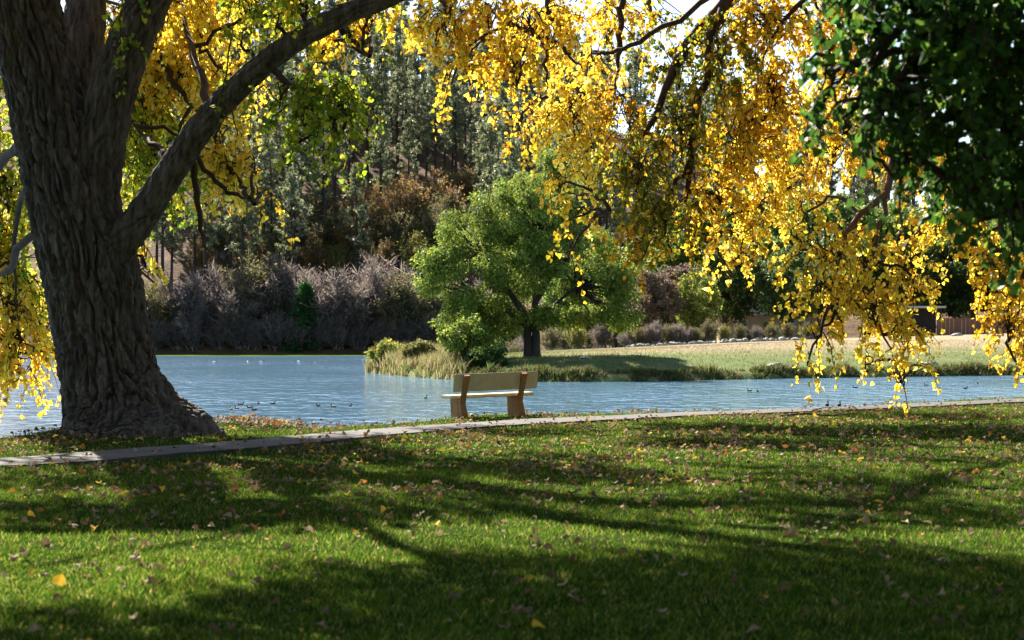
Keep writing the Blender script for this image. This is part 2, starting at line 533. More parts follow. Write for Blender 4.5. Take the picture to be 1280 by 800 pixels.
class Tree:
    """a big leafy tree: stems given, then leafy sprays hung inside given volumes"""

    def __init__(self, name, label, cat, base, seed):
        self.root = link(name, None, label=label, cat=cat, loc=base)
        self.base = np.array(base, float)
        self.r = np.random.default_rng(seed)
        self.L = []          # leaf arrays: pos, tip, nrm, size, colour, weight
        self.tw = Geo()
        self.bough_pts = []

    def part(self, name, geo, material, smooth=False, kind=None):
        geo.v = [q - self.base for q in geo.v]
        return link(name, geo.mesh(name, material, smooth), self.root, kind)

    def bough(self, rows, n=14, k=8, material=None, keep=True):
        c = smooth_path(np.array(rows, float), n)
        c[1:-1, :3] += 0.03 * self.r.normal(size=(n - 2, 3))
        c[:, 3] *= np.clip((1.03 - np.linspace(0, 1, n)) / 0.35, 0.08, 1)
        v, q = tubes(c[None, :, :3], c[None, :, 3], k)
        self.part('bough', Geo().add(v, q), material or M_twig, True)
        self.bough_pts.append(c[:, :3])

    def spray(self, centre, rad, n, pal, leaf=0.09, per=25, length=0.9, droop=1.0, show=1.0, attach=True):
        r = self.r
        n = max(2, int(n))
        centre, rad = np.asarray(centre, float), np.asarray(rad, float)
        u = norm(r.normal(size=(n, 3))) * (r.random((n, 1)) ** (1 / 2.4))
        root = centre + u * rad
        root[:, 2] += 0.35 * length * droop
        d0 = norm(u * [1, 1, 0.4] + 0.7 * r.normal(size=(n, 3)) + [0, 0, 0.15])
        ln = length * r.uniform(0.5, 1.25, n)
        t = np.linspace(0, 1, 6)
        pts = root[:, None] + ln[:, None, None] * (d0[:, None] * (t * (1 - 0.45 * droop * t))[None, :, None] + np.array([0, 0, -1.0]) * (0.75 * droop * t ** 1.7)[None, :, None])
        pts[:, 1:] += 0.02 * r.normal(size=pts[:, 1:].shape)
        tq = (pts, t) if show > 0 else (pts[:, ::5], t[::5])
        self.tw.add(*tubes(tq[0], np.repeat((0.012 * (1.1 - tq[1]))[None], n, 0) * r.uniform(0.7, 1.5, (n, 1)), 3))
        # branchlets from the middle of the spray to every twig, and one branch back to the nearest bough
        if attach and self.bough_pts:
            bp_ = np.concatenate(self.bough_pts)
            hub = centre + np.array([0, 0, 0.5 * rad[2]])
            j = bp_[np.argmin(np.linalg.norm(bp_ - hub, axis=1))]
            mid = (j + hub) / 2 + np.array([0, 0, 0.12 * np.linalg.norm(j - hub)]) + 0.1 * r.normal(size=3)
            b = smooth_path(np.array([j, mid, hub, centre - [0, 0, 0.4 * rad[2]]]), 12)
            b[1:] += 0.03 * r.normal(size=(11, 3))
            self.tw.add(*tubes(b[None], np.linspace(0.042, 0.010, 12)[None], 5))
            sel = r.random(n) < 0.55
            m = sel.sum()
            if m:
                a = b[r.integers(5, 12, m)]
                e = root[sel]
                tt = np.linspace(0, 1, 5)[None, :, None]
                pp = a[:, None] * (1 - tt) + e[:, None] * tt + np.array([0, 0, 1.0]) * (0.18 * np.linalg.norm(e - a, axis=1))[:, None, None] * (tt * (1 - tt) * 4) * r.uniform(-.3, 1, (m, 1, 1))
                pp[:, 1:-1] += 0.03 * r.normal(size=(m, 3, 3))
                self.tw.add(*tubes(pp, np.repeat(np.linspace(0.018, 0.010, 5)[None], m, 0), 3))
        N = n * per
        ti = r.integers(0, n, N)
        tp = r.uniform(0.1, 1.0, N) * 5
        i0 = np.minimum(tp.astype(int), 4)
        fr = (tp - i0)[:, None]
        pos = pts[ti, i0] * (1 - fr) + pts[ti, i0 + 1] * fr
        off = norm(r.normal(size=(N, 3)) + [0, 0, -0.25])
        pos = pos + off * r.uniform(0.02, 0.11, (N, 1)) * (leaf / 0.115)
        tip = norm(off * 0.5 + [0, 0, -0.75] + 0.45 * r.normal(size=(N, 3)))
        nrm = norm(r.normal(size=(N, 3)) * [1, 1, 0.6])
        size = leaf * np.clip(r.normal(0.92, 0.26, N), 0.4, 1.5)
        self.L.append((pos, tip, nrm, size, palette(pal, N, r), np.full(N, show)))

    def finish(self, material, singles=300, shape=LEAF6, faces=LEAF6_F):
        self.part('twig', self.tw, M_twig, False, 'stuff')
        pos, tip, nrm, size, col, show = [np.concatenate(q) for q in zip(*self.L)]
        ux = 640 + F * pos[:, 0] / pos[:, 1]
        uy = PH - F * (pos[:, 2] - HC) / pos[:, 1]
        inside = (ux > 4) & (ux < 1276) & (uy > 4) & (pos[:, 1] > 0) & (show > 0)
        score = np.where(inside, size / pos[:, 1] * (1 + 0.25 * self.r.random(len(pos))), 0)
        pick = np.argsort(-score)[:singles]
        rest = np.ones(len(pos), bool)
        rest[pick] = False
        g = Geo()
        lo = rest & ~inside & ((uy < -40) | (ux < -80) | (ux > 1360))          # high in the crown: plainer leaves
        hi = rest & ~lo
        leaves(g, pos[hi], tip[hi], nrm[hi], size[hi], col[hi], shape, faces)
        leaves(g, pos[lo], tip[lo], nrm[lo], size[lo], col[lo])
        crown = self.part('crown', g, material, False, 'stuff')
        # single leaves: a few shared meshes, one object each
        order = pick[np.argsort(col[pick].sum(1))]
        groups = np.array_split(order, 8)
        x, y, z = frames(tip, nrm)
        for gi in groups:
            gg = Geo().add(LEAF9 * [1, 1, 1], LEAF9_F, col[gi].mean(0))
            me = gg.mesh('leaf', material)
            for j in gi:
                o = bpy.data.objects.new('leaf', me)
                COL.objects.link(o)
                o.parent = self.root
                R = np.stack([x[j], y[j], z[j]], 1) * size[j] * 0.95
                Mx = np.eye(4)
                Mx[:3, :3] = R
                Mx[:3, 3] = pos[j] - self.base
                o.matrix_local = Matrix(Mx.tolist())
        print(self.root.name, 'leaves', len(pos))
        return crown


def px_rows(rows, d):
    """(x, y, width px[, d]) rows -> x, y, z, radius"""
    out = []
    for q in rows:
        dd = q[3] if len(q) > 3 else d
        out.append([*P(q[0], q[1], dd), q[2] / 2 / F * dd])
    return out


def px_sprays(tree, rows, dens=30, **kw):
    """(x, y, rx, ry, d, density, palette): leafy volumes"""
    for x, y, rx, ry, d, q, pal in rows:
        a, b = rx / F * d, ry / F * d
        depth = 0.5 * (a + b) / 2 + 0.35
        tree.spray(P(x, y, d), (a * 0.85, depth, b * 0.8), math.pi * a * b * dens * q, pal, **kw)


def shade_sprays(tree, rows, dens=16, hmin=6.0, hmax=9.0, **kw):
    """leafy volumes high above the picture, on the way from the sun to given spots of the lawn"""
    for x, y, rx, ry, q in rows:
        c = ground_at(x, y)
        e = ground_at(x + rx, y)[0] - c[0]
        f = (ground_at(x, y - ry)[1] - ground_at(x, y + ry)[1]) / 2
        d = c[1]
        lim = (1.9 + 0.185 * d) / (SUN[2] - 0.185 * SUN[1])
        t = max(tree.r.uniform(hmin, hmax) / SUN[2], lim + 3.4)
        tree.spray(c + SUN * t, (e, max(0.4, f), 0.5), max(4, math.pi * e * max(0.4, f) * dens * q), GOLD, show=0, **kw)


# --- the big trunk by the water
TD = 31.2
A = Tree('cottonwood_tree', 'huge old cottonwood with dark furrowed trunk and yellow leaves at the water edge', 'tree', (*P(150, 548, TD)[:2], 0.0), 5)
g = Geo()
ctrl = px_rows([(160, 572, 300), (159, 556, 246), (158, 545, 212), (156, 535, 182), (152, 520, 152), (146, 500, 131), (139, 478, 118), (135, 460, 114), (127, 410, 112), (116, 350, 112), (104, 300, 112), (88, 240, 108), (70, 170, 98), (50, 90, 88), (28, 0, 80), (6, -100, 78), (-30, -230, 66), (-80, -380, 50)], TD)
bark_tube(g, ctrl, 450, 270, 0.19, roots=True)
A.bough_pts.append(np.array(ctrl)[9:, :3])
trunk = A.part('trunk', g, M_bark, True)
for nm, rows, n, k, sd in (
        ('stem', [(110, 330, 60, 31.25), (117, 250, 62, 31.1), (126, 180, 60, 31.0), (142, 110, 57, 30.9), (167, 45, 54, 30.8), (197, -25, 50, 30.7), (240, -120, 48, 30.5), (300, -260, 36, 30)], 220, 150, 3.0),
        ('stem', [(105, 330, 60, 31.8), (114, 250, 60, 31.9), (112, 170, 58, 32.1), (104, 90, 52, 32.3), (108, 0, 48, 32.5), (120, -120, 40, 33), (130, -260, 28, 33.5)], 130, 70, 7.0),
        ('limb', [(122, 340, 62, 31.1), (151, 303, 47, 30.9), (175, 274, 40, 30.8), (212, 218, 36, 30.6), (258, 150, 33, 30.4), (312, 95, 31, 30.2), (362, 56, 28, 30.1), (422, 22, 27, 30.0), (492, -6, 24, 29.9), (570, -46, 24, 29.8), (700, -120, 18, 29.8), (840, -200, 12, 30)], 300, 110, 11.0)):
    g = Geo()
    c = px_rows(rows, TD)
    bark_tube(g, c, n, k, 0.10, seed=sd)
    A.part(nm, g, M_bark, True)
    A.bough_pts.append(smooth_path(np.array(c), 40)[8:, :3])
# smaller boughs
for rows in (
        [(205, 225, 13, 30.7), (203, 192, 10, 31.2), (190, 175, 7, 31.8), (172, 160, 5, 32.6), (150, 120, 3, 33.6)],
        [(265, 152, 12, 30.4), (255, 100, 10, 31.4), (235, 50, 9, 33), (225, -10, 8, 34.5)],
        [(150, 205, 12, 31.6), (160, 130, 12, 33), (175, 40, 10, 34.5), (190, -40, 9, 35)],
        [(190, 60, 10, 34), (215, 100, 9, 34.2), (238, 135, 7, 34.5)],
        [(236, 190, 9, 30.6), (246, 235, 8, 30.8), (252, 285, 6, 30.8), (268, 325, 4, 30.8)],
        [(236, 190, 7, 31.2), (280, 235, 6, 31.6), (318, 255, 4, 32)],
        [(340, 85, 10, 30.2), (370, 115, 8, 29.8), (395, 140, 6, 29.6), (420, 165, 4, 29.5)],
        [(85, 270, 13, 31.4), (45, 292, 11, 31.9), (20, 318, 10, 32.8), (2, 345, 8, 34), (-30, 350, 6, 35.5)],
        [(60, 170, 14, 31.4), (30, 182, 13, 31.9), (5, 200, 12, 33), (-30, 240, 10, 34.5), (-60, 330, 7, 35.5)],
        [(70, 210, 9, 31.5), (35, 232, 8, 32.2), (22, 260, 7, 33.5), (20, 340, 5, 34.5), (24, 430, 4, 35)],
        [(420, 22, 10, 30), (440, 50, 7, 30.6), (462, 70, 5, 31.2)]):
    A.bough(px_rows(rows, TD))
# high boughs reaching towards the lawn and the lake
for rows in (
        [[-6.9, 30.8, 7.5, 0.20], [-6.6, 28.5, 9.0, 0.14], [-5.8, 25.5, 9.3, 0.10], [-4.5, 22.0, 8.6, 0.07], [-3.0, 19.0, 7.6, 0.03]],
        [[-6.6, 28.5, 9.0, 0.07], [-7.6, 25.5, 9.2, 0.05], [-8.5, 22.5, 8.6, 0.035], [-8.0, 19.5, 7.6, 0.02]],
        [[-5.0, 30.4, 8.2, 0.16], [-3.0, 29.0, 9.6, 0.11], [-0.5, 27.5, 9.9, 0.07], [2.5, 26.0, 9.0, 0.03]],
        [[-4.0, 30.0, 9.8, 0.22], [-3.0, 33.0, 12, 0.18], [-1.5, 37.5, 12.5, 0.12], [1.0, 41.0, 12, 0.06]],
        [[-7.4, 31, 9.5, 0.3], [-8.5, 34, 12, 0.22], [-9.5, 38, 12.5, 0.14], [-9.0, 43, 12, 0.08]],
        [[-8.0, 30.8, 10.5, 0.3], [-10.5, 31.5, 13, 0.2], [-13, 33, 13.5, 0.1]],
        [[-6.0, 31, 11, 0.25], [-5.5, 31.5, 14.5, 0.2], [-5.0, 32.5, 17, 0.1]]):
    A.bough(rows, 16, 8, M_bark)
px_sprays(A, [
    (-40, 330, 70, 90, 36, .8, YEL), (20, 440, 34, 45, 35, .9, GOLD), (12, 250, 45, 60, 35.5, .7, YELGR), (-20, 190, 50, 70, 36, .7, YELGR), (22, 350, 34, 50, 35.5, .8, YELGR), (18, 400, 34, 45, 35.2, 1, YEL),
    (15, 478, 32, 20, 35, .8, GOLD), (-40, 450, 50, 45, 35.5, 1, GOLD), (2, 300, 30, 50, 36, .8, YELGR), (-8, 110, 30, 55, 36, .8, YELGR), (-25, 40, 40, 50, 36, .6, YEL),
    (195, 70, 60, 70, 35, 1.0, YEL), (172, 160, 45, 70, 35, 1.0, YELGR), (232, 110, 55, 55, 35, 1.0, YEL), (185, 235, 38, 60, 35, 1.0, YELGR), (250, 35, 70, 50, 34, .9, YEL), (150, 30, 35, 45, 36, .9, GOLD), (205, 15, 55, 30, 33, .8, YEL),
    (325, 25, 55, 35, 33, .8, YELGR), (285, 225, 40, 35, 33, .9, YEL), (315, 222, 18, 28, 33, .7, GOLD), (322, 250, 10, 16, 33, .7, GOLD), (240, 205, 40, 40, 33.5, .7, YELGR), (285, 120, 40, 40, 33.5, .8, YEL), (270, 170, 32, 32, 33.5, .7, YEL),
    (385, 18, 50, 22, 30.2, .7, YELGR), (432, 52, 32, 24, 32, .8, GOLD), (400, 75, 25, 20, 32, .7, GOLD), (380, 150, 52, 42, 29.6, .55, GREEN), (420, 125, 32, 36, 29.6, .7, GREEN), (428, 160, 24, 34, 29.6, .7, GREEN), (352, 128, 28, 20, 29.8, .4, GREEN), (368, 195, 14, 28, 29.6, .35, GREEN), (420, 178, 20, 22, 29.6, 1.1, GREEN),
    (462, 30, 24, 22, 31, .7, GOLD), (440, 2, 50, 14, 30, .8, YELGR), (300, 60, 28, 22, 29.9, .4, YELGR), (345, 40, 30, 20, 29.8, .4, YELGR), (142, 62, 18, 30, 29.9, .3, GREEN), (160, 20, 22, 16, 29.9, .35, GREEN), (178, 330, 10, 24, 31.5, .3, YEL), (190, 355, 16, 12, 33, .3, YEL),
    # above the picture
    (100, -90, 150, 90, 34, .2, YEL), (330, -80, 140, 80, 32, .22, GOLD), (560, -100, 140, 70, 31, .3, GOLD), (-60, -40, 80, 90, 34, .3, YEL), (150, -260, 220, 120, 32, .15, YEL), (450, -260, 200, 110, 31, .2, YEL)], 38)

# --- the golden tree whose boughs hang in from the other side
B = Tree('golden_cottonwood_tree', 'golden cottonwood with drooping boughs hanging over the water on the far side of the bench', 'tree', (13.8, 39.0, 0.0), 6)
g = Geo()
bark_tube(g, np.array([[13.9, 39, -0.3, 1.0], [13.8, 39, 0.3, 0.72], [13.8, 39, 1.5, 0.6], [13.7, 39, 4, 0.55], [13.4, 39, 7, 0.48], [13.0, 39.2, 11, 0.36], [13.0, 39.5, 15, 0.2]]), 160, 100, 0.08, roots=False, seed=20)
B.part('trunk', g, M_bark, True)
BD = 38.5
for rows in (
        [[13.5, 39, 6, .30], [10.5, 38.8, 9.2, .24], [7, 38.6, 10.2, .20], *px_rows([(935, -25, 22), (905, 12, 19), (868, 45, 17), (845, 85, 13), (815, 150, 10), (790, 205, 8), (762, 262, 4)], BD)],
        [*px_rows([(905, 12, 15), (888, 50, 12), (885, 95, 10), (868, 140, 10), (864, 200, 8), (862, 262, 7), (880, 300, 4)], BD - .5)],
        [*px_rows([(864, 200, 6), (838, 240, 6), (828, 265, 5), (812, 290, 4), (785, 312, 3)], BD - .5)],
        [*px_rows([(828, 265, 5), (832, 300, 4), (850, 335, 3)], BD - .5)],
        [[13.4, 39, 8, .3], [8, 39, 12.0, .22], [3, 39, 12.2, .16], *px_rows([(690, -60, 12), (600, -40, 9), (555, -5, 6)], 39)],
        [*px_rows([(690, -60, 8), (684, 20, 7), (682, 80, 5), (684, 122, 3)], 39)],
        [*px_rows([(790, -60, 10), (778, 0, 8), (772, 60, 7), (770, 125, 4)], 39.5)],
        [*px_rows([(640, 30, 7), (690, 52, 6), (735, 95, 4)], 38.5)],
        [*px_rows([(930, -30, 8), (800, 52, 6), (752, 66, 4), (735, 60, 3)], 39)],
        [[13.3, 39, 9, .28], [12, 37.5, 10.5, .2], *px_rows([(1210, -30, 12), (1120, -30, 10), (1020, -10, 8), (960, 60, 6), (940, 150, 4)], 37.8)],
        [[13.5, 38.8, 5, .22], [12.3, 38, 6.5, .16], *px_rows([(1290, 130, 10, 37.5), (1250, 230, 9, 37), (1255, 320, 8, 36.5), (1268, 400, 5, 36.3)], 37)]):
    B.bough(rows, 22, 8)
for rows in (
        [*px_rows([(1180, 120, 10, 37), (1122, 180, 11, 36.6), (1108, 240, 9, 36.2), (1072, 272, 8, 36), (1048, 320, 6, 36), (1040, 380, 3, 36)], 36.5)],
        [*px_rows([(1108, 240, 7, 36.2), (1095, 300, 6, 36), (1085, 360, 4, 36), (1110, 430, 3, 36), (1132, 490, 2, 36)], 36.2)]):
    B.bough(rows, 18, 7, M_red_twig)
px_sprays(B, [
    (560, 30, 40, 38, 38, .9, GOLD), (585, 80, 34, 34, 38, .8, GOLD), (542, 62, 18, 26, 38, .4, GOLD), (612, 25, 45, 34, 38, .9, GOLD), (565, 108, 16, 22, 38, .5, GOLD), (645, 95, 38, 40, 38, .7, GOLD), (690, 45, 55, 50, 39, .75, GOLD), (650, 160, 22, 34, 38.5, .5, GOLD), (660, 35, 40, 34, 38, .7, GOLD),
    (715, 145, 45, 55, 40, 1.0, YEL), (735, 215, 30, 50, 40, .9, YEL), (718, 285, 16, 34, 39, .5, GOLD), (712, 320, 9, 14, 39, .5, GOLD), (700, 240, 18, 26, 39, .4, GOLD),
    (760, 40, 40, 50, 40, .45, GOLD), (815, 30, 50, 34, 41, .45, OLIVE), (740, 85, 40, 40, 41, .4, GOLD), (790, 150, 50, 55, 39, .35, ORANGE), (795, 225, 50, 50, 37.5, .7, OLIVE), (832, 285, 50, 42, 37.5, .8, OLIVE), (800, 318, 32, 24, 37.5, .6, ORANGE), (850, 175, 50, 60, 38, .65, OLIVE), (850, 100, 40, 40, 39, .45, OLIVE),
    (900, 90, 45, 65, 38, .8, OLIVE), (925, 195, 50, 60, 38, 1.0, GOLD), (960, 45, 60, 50, 38, 1.0, GOLD), (965, 135, 55, 55, 38, 1.0, GOLD), (900, 265, 38, 42, 38, .9, GOLD), (985, 225, 45, 45, 39, .9, YEL), (925, 312, 40, 28, 38, .8, YEL), (912, 345, 24, 14, 38, .5, YEL), (955, 275, 32, 32, 38.5, .8, YEL), (1010, 275, 18, 25, 38, .5, YEL),
    (1040, 40, 50, 50, 38, .9, GOLD), (1060, 110, 50, 60, 38.5, .8, GOLD), (1040, 190, 35, 50, 38.5, .7, GOLD),
    (1032, 325, 40, 34, 36, .7, YEL), (1026, 375, 36, 36, 36, .65, YEL), (1085, 335, 42, 44, 36, .65, YEL), (1090, 395, 46, 44, 36, .65, YEL), (1128, 430, 26, 38, 36, 1.0, YEL), (1020, 425, 22, 30, 36, .7, YEL), (1138, 360, 22, 44, 36, .9, YEL), (1130, 475, 18, 16, 36, .8, YEL), (1012, 455, 10, 10, 36, .6, GOLD), (1082, 462, 9, 14, 36, .4, YEL),
    (1178, 285, 45, 38, 37, .7, GOLD), (1150, 230, 40, 40, 37, .7, GOLD), (1105, 200, 40, 45, 38, .6, GOLD), (1205, 310, 22, 22, 37, .5, YEL), (1262, 415, 28, 34, 36, 1.0, GOLD), (1250, 370, 24, 26, 36, .9, GOLD), (1295, 440, 30, 36, 36, 1.0, GOLD), (1277, 462, 12, 8, 36, .6, GOLD), (1235, 330, 26, 26, 36.5, .7, GOLD), (1300, 360, 40, 60, 36.5, .8, GOLD),
    (860, -60, 120, 50, 39, .2, GOLD), (1050, -60, 120, 60, 38.5, .22, GOLD), (680, -60, 110, 50, 39, .2, GOLD), (1250, -60, 120, 80, 38.5, .25, GOLD), (1420, 60, 140, 140, 39, .25, YEL), (1450, 280, 120, 100, 38, .3, GOLD), (1000, -220, 240, 100, 39, .12, YEL), (1350, -220, 200, 120, 39, .2, YEL)], 31)

# --- the near dark green tree
C = Tree('green_shade_tree', 'near dark green broadleaf tree hanging into the picture, out of focus', 'tree', (6.6, 13.2, 0.0), 7)
g = Geo()
bark_tube(g, np.array([[6.6, 13.2, -0.3, 0.5], [6.6, 13.2, 0.2, 0.34], [6.55, 13.2, 1.5, 0.28], [6.4, 13.2, 3.5, 0.25], [6.2, 13.1, 6, 0.17], [6, 13, 8.5, 0.08]]), 120, 60, 0.03, seed=40)
C.part('trunk', g, M_bark, True)
for rows in (
        [[6.5, 13.2, 3.0, .14], [5.2, 13, 4.2, .11], [4.0, 12.8, 4.3, .08], [2.9, 12.6, 3.7, .03]],
        [[6.4, 13.2, 2.6, .12], [5.0, 12.8, 3.2, .09], [3.9, 12.6, 3.0, .06], [3.3, 12.5, 2.4, .02]],
        [[6.4, 13.2, 4.5, .12], [5.0, 14, 5.6, .09], [3.2, 14.6, 6.2, .06], [1.5, 15, 6.1, .03]],
        [[6.3, 13.2, 5.0, .12], [5.0, 11.6, 6.4, .08], [3.5, 10.4, 6.6, .04]],
        [[6.2, 13.2, 6.0, .10], [5.4, 15, 7.6, .07], [4.0, 17.5, 7.8, .04]]):
    C.bough(rows, 16, 7)
px_sprays(C, [
    (1150, 60, 85, 65, 12.6, 1, DARK), (1240, 80, 75, 85, 12.4, 1.1, DARK), (1130, 145, 80, 52, 12.5, 1, DARK), (1230, 180, 75, 75, 12.3, 1.2, DARK), (1062, 55, 36, 45, 12.8, .7, DARK), (1062, 150, 36, 36, 12.7, .6, DARK), (1125, 210, 48, 34, 12.6, .7, DARK),
    (1215, 255, 52, 42, 12.4, 1.0, DARK), (1272, 285, 28, 28, 12.2, 1.2, DARK), (1100, 10, 70, 40, 12.6, 1, DARK), (1190, 0, 80, 50, 12.2, 1.1, DARK), (1268, 20, 70, 70, 13, 1.2, DARK), (1045, 110, 30, 40, 12.8, .5, DARK), (1282, 335, 12, 16, 12.2, .7, DARK), (1180, 110, 80, 80, 13.2, 1, DARK), (1250, 230, 60, 60, 13, 1.1, DARK),
    (1350, 100, 100, 150, 12.6, 1, DARK), (1370, 240, 70, 70, 12.4, .7, DARK)], 62, leaf=0.064, per=23, length=0.45)
px_sprays(C, [(1100, -130, 130, 90, 13, .5, DARK), (1260, -120, 130, 110, 13, .6, DARK), (1420, -60, 130, 130, 13, 1, DARK), (1180, -300, 200, 130, 13.5, .7, DARK), (1400, -320, 200, 130, 13.5, .7, DARK), (1150, -200, 160, 110, 15, .7, DARK), (1300, -240, 160, 120, 15.5, .7, DARK)], 30, leaf=0.095, per=14, length=0.6)
shade_sprays(A, [(150, 800, 220, 18, 1), (400, 770, 130, 30, 1), (470, 725, 90, 28, 1), (620, 735, 120, 42, 1), (600, 790, 180, 30, 1), (820, 735, 140, 42, 1), (820, 790, 180, 30, 1), (1040, 740, 140, 44, 1), (1040, 790, 180, 30, 1), (1250, 740, 140, 44, 1), (1250, 790, 160, 30, 1), (270, 760, 110, 22, .8), (60, 785, 110, 16, .8), (700, 700, 100, 10, .7), (900, 692, 120, 10, .7), (1100, 690, 120, 12, .8)], 44, 6, 7.5)
shade_sprays(A, [(60, 640, 130, 14, 1), (220, 645, 130, 12, 1), (390, 645, 120, 14, 1), (540, 640, 90, 10, .8), (1180, 640, 130, 9, .8), (1000, 650, 110, 8, .7), (820, 648, 90, 5, .6)], 34, 7, 8)
shade_sprays(A, [(100, 600, 160, 14, 1), (340, 600, 150, 14, 1), (560, 590, 120, 10, .8), (760, 600, 120, 7, .8), (960, 585, 120, 6, .8), (1180, 575, 130, 6, .8), (250, 560, 200, 8, .8), (1150, 520, 130, 8, .8), (700, 570, 60, 4, 2), (860, 555, 70, 4, 2), (1010, 560, 60, 3, 2), (1120, 605, 60, 4, 2), (900, 622, 70, 4, 2), (740, 630, 60, 4, 2), (1240, 600, 50, 4, 2), (620, 618, 60, 5, 2), (1060, 628, 60, 3, 2), (420, 552, 120, 6, 1), (640, 540, 120, 6, 1), (880, 535, 120, 6, 1)], 15, 8, 10)
A.finish(M_leaf)
B.finish(M_leaf)
C.finish(M_dark_leaf, 300, LEAF9, LEAF9_F)

# ------------------------------------------------------------------ leafy trees and shrubs further off


def clump_leaves(g, r, clumps, per, leaf, pal, shape=LEAF4, droop=0.5, shell=0.5, tint=0.12):
    """leaf-sized faces spread through ellipsoid clumps (x,y,z,rx,ry,rz)"""
    clumps = np.asarray(clumps, float)
    n = len(clumps)
    vol = clumps[:, 3] * clumps[:, 5]
    cnt = np.maximum(6, (per * vol / vol.mean()).astype(int))
    ci = np.repeat(np.arange(n), cnt)
    N = len(ci)
    u = norm(r.normal(size=(N, 3))) * (r.random((N, 1)) ** shell)
    pos = clumps[ci, :3] + u * clumps[ci, 3:6]
    tip = norm(u * 0.6 + r.normal(size=(N, 3)) * 0.7 + [0, 0, -droop])
    nrm = norm(r.normal(size=(N, 3)) + u * 0.6 + [0, 0, 0.3])
    tone = (1 + tint * r.normal(size=(n, 1)))[ci]
    leaves(g, pos, tip, nrm, leaf * r.uniform(0.6, 1.3, N), palette(pal, N, r) * tone, shape)


def limbs(g, r, start, ends, r0, k=5, sag=0.2, r1=0.02):
    ends = np.asarray(ends, float)
    t = np.linspace(0, 1, 7)[None, :, None]
    s = np.asarray(start, float)
    if s.ndim == 1:
        s = np.repeat(s[None], len(ends), 0)
    mid = np.array([0, 0, 1.0]) * (sag * np.linalg.norm(ends - s, axis=1))[:, None, None] * (4 * t * (1 - t))
    p = s[:, None] * (1 - t) + ends[:, None] * t + mid
    p[:, 1:-1] += 0.04 * np.linalg.norm(ends - s, axis=1)[:, None, None] * r.normal(size=(len(ends), 5, 3))
    g.add(*tubes(p, np.repeat(np.linspace(r0, r1, 7)[None], len(ends), 0), k))


def tree_thing(name, label, cat, base, trunk_geo, crown_geo, tmat, cmat, group=None):
    root = link(name, None, label=label, cat=cat, group=group, loc=base)
    link('trunk', trunk_geo.mesh('trunk', tmat, True), root)
    link('crown', crown_geo.mesh('crown', cmat), root, 'stuff')
    return root


def copy_tree(o, loc, rz, s, label=None, group=None):
    c = o.copy()
    COL.objects.link(c)
    c.location = tuple(float(q) for q in loc)
    c.rotation_euler = (0, 0, rz)
    c.scale = (s, s, s) if np.isscalar(s) else s
    if label:
        c['label'] = label
    if group:
        c['group'] = group
    for ch in list(o.children):
        d = ch.copy()
        COL.objects.link(d)
        d.parent = c
    return c


# --- the round green tree on the meadow
r = np.random.default_rng(21)
WB = np.array([1.04, 100.0, 0.62])
big = [(668, 300, 100, 80), (590, 320, 52, 70), (558, 370, 30, 62), (605, 265, 55, 42), (680, 232, 58, 36), (650, 250, 60, 45), (738, 300, 48, 58), (772, 372, 32, 36), (738, 388, 42, 26), (580, 412, 30, 36), (640, 370, 60, 40), (700, 370, 50, 36), (690, 205, 22, 14), (615, 395, 34, 26), (560, 300, 30, 40), (755, 335, 40, 40), (572, 440, 18, 26), (548, 330, 20, 40), (612, 375, 40, 36), (580, 385, 34, 36), (634, 395, 34, 18), (655, 345, 60, 34), (705, 400, 38, 14), (770, 395, 28, 20), (640, 300, 70, 50), (600, 420, 26, 18), (745, 345, 45, 42), (765, 362, 36, 36), (722, 325, 45, 45), (700, 290, 50, 45), (740, 395, 40, 20)]
cl = []
for x, y, rx, ry in big:
    c = P(x, y, 100) - WB
    a, b = rx / 24, ry / 24
    m = max(6, int(2.6 * a * b))
    for _ in range(m):
        u = norm(r.normal(size=3)) * r.random() ** 0.45
        dep = 0.75 * (a + b) / 2 + 1.2
        s = r.uniform(0.25, 0.85)
        cl.append([c[0] + u[0] * a * 0.86, u[1] * dep, c[2] + u[2] * b * 0.86, s * 1.15, s * 1.15, s * 0.8])
cl = np.array(cl)
cl[:, 2] = np.maximum(cl[:, 2], 0.3)
gt, gc = Geo(), Geo()
trk = px_rows([(665, 452, 30), (665, 446, 24), (664, 430, 22), (663, 415, 22), (660, 400, 22)], 100)
for rows in ([[-.2, 0, -.3, .42], [-.20, 0, .3, .25], [-.24, 0, 1.2, .22], [-.30, 0, 2.1, .20], [-1.3, -.2, 3.6, .13], [-2.6, -.4, 5.5, .07]],
             [[.2, 0, -.3, .42], [.20, 0, .3, .25], [.2, 0, 1.2, .22], [.1, 0, 2.2, .20], [.3, 0, 4.2, .14], [.2, .2, 7.5, .12]],
             [[.15, 0, 1.7, .15], [1.0, 0, 2.6, .10], [2.3, -.2, 3.6, .07], [3.6, -.2, 3.7, .07]],
             [[-.3, 0, 1.8, .26], [-1.5, .2, 2.6, .18], [-3.2, .1, 3.4, .1]],
             [[.2, 0, 3.0, .2], [1.2, .5, 4.6, .14], [2.6, .8, 6.0, .08]]):
    bark_tube(gt, np.array(rows), 50, 16, 0.05, seed=2)
jt = np.array([[-.35, 0, 2.1], [-1.3, -.2, 3.6], [-2.6, -.4, 5.5], [.3, 0, 4.2], [.2, .2, 6.5], [1.0, 0, 2.6], [2.3, -.2, 3.6], [-1.5, .2, 2.6], [-3.0, .1, 3.3], [1.2, .5, 4.6]])
ne = jt[np.argmin(np.linalg.norm(cl[:, None, :3] - jt[None], axis=2), 1)]
limbs(gt, r, ne, cl[:, :3], 0.055, 4, 0.08, 0.012)
WIL = [(0.16, 0.23, 0.035, 5), (0.24, 0.30, 0.045, 4), (0.36, 0.38, 0.055, 2.8), (0.08, 0.135, 0.025, 3)]
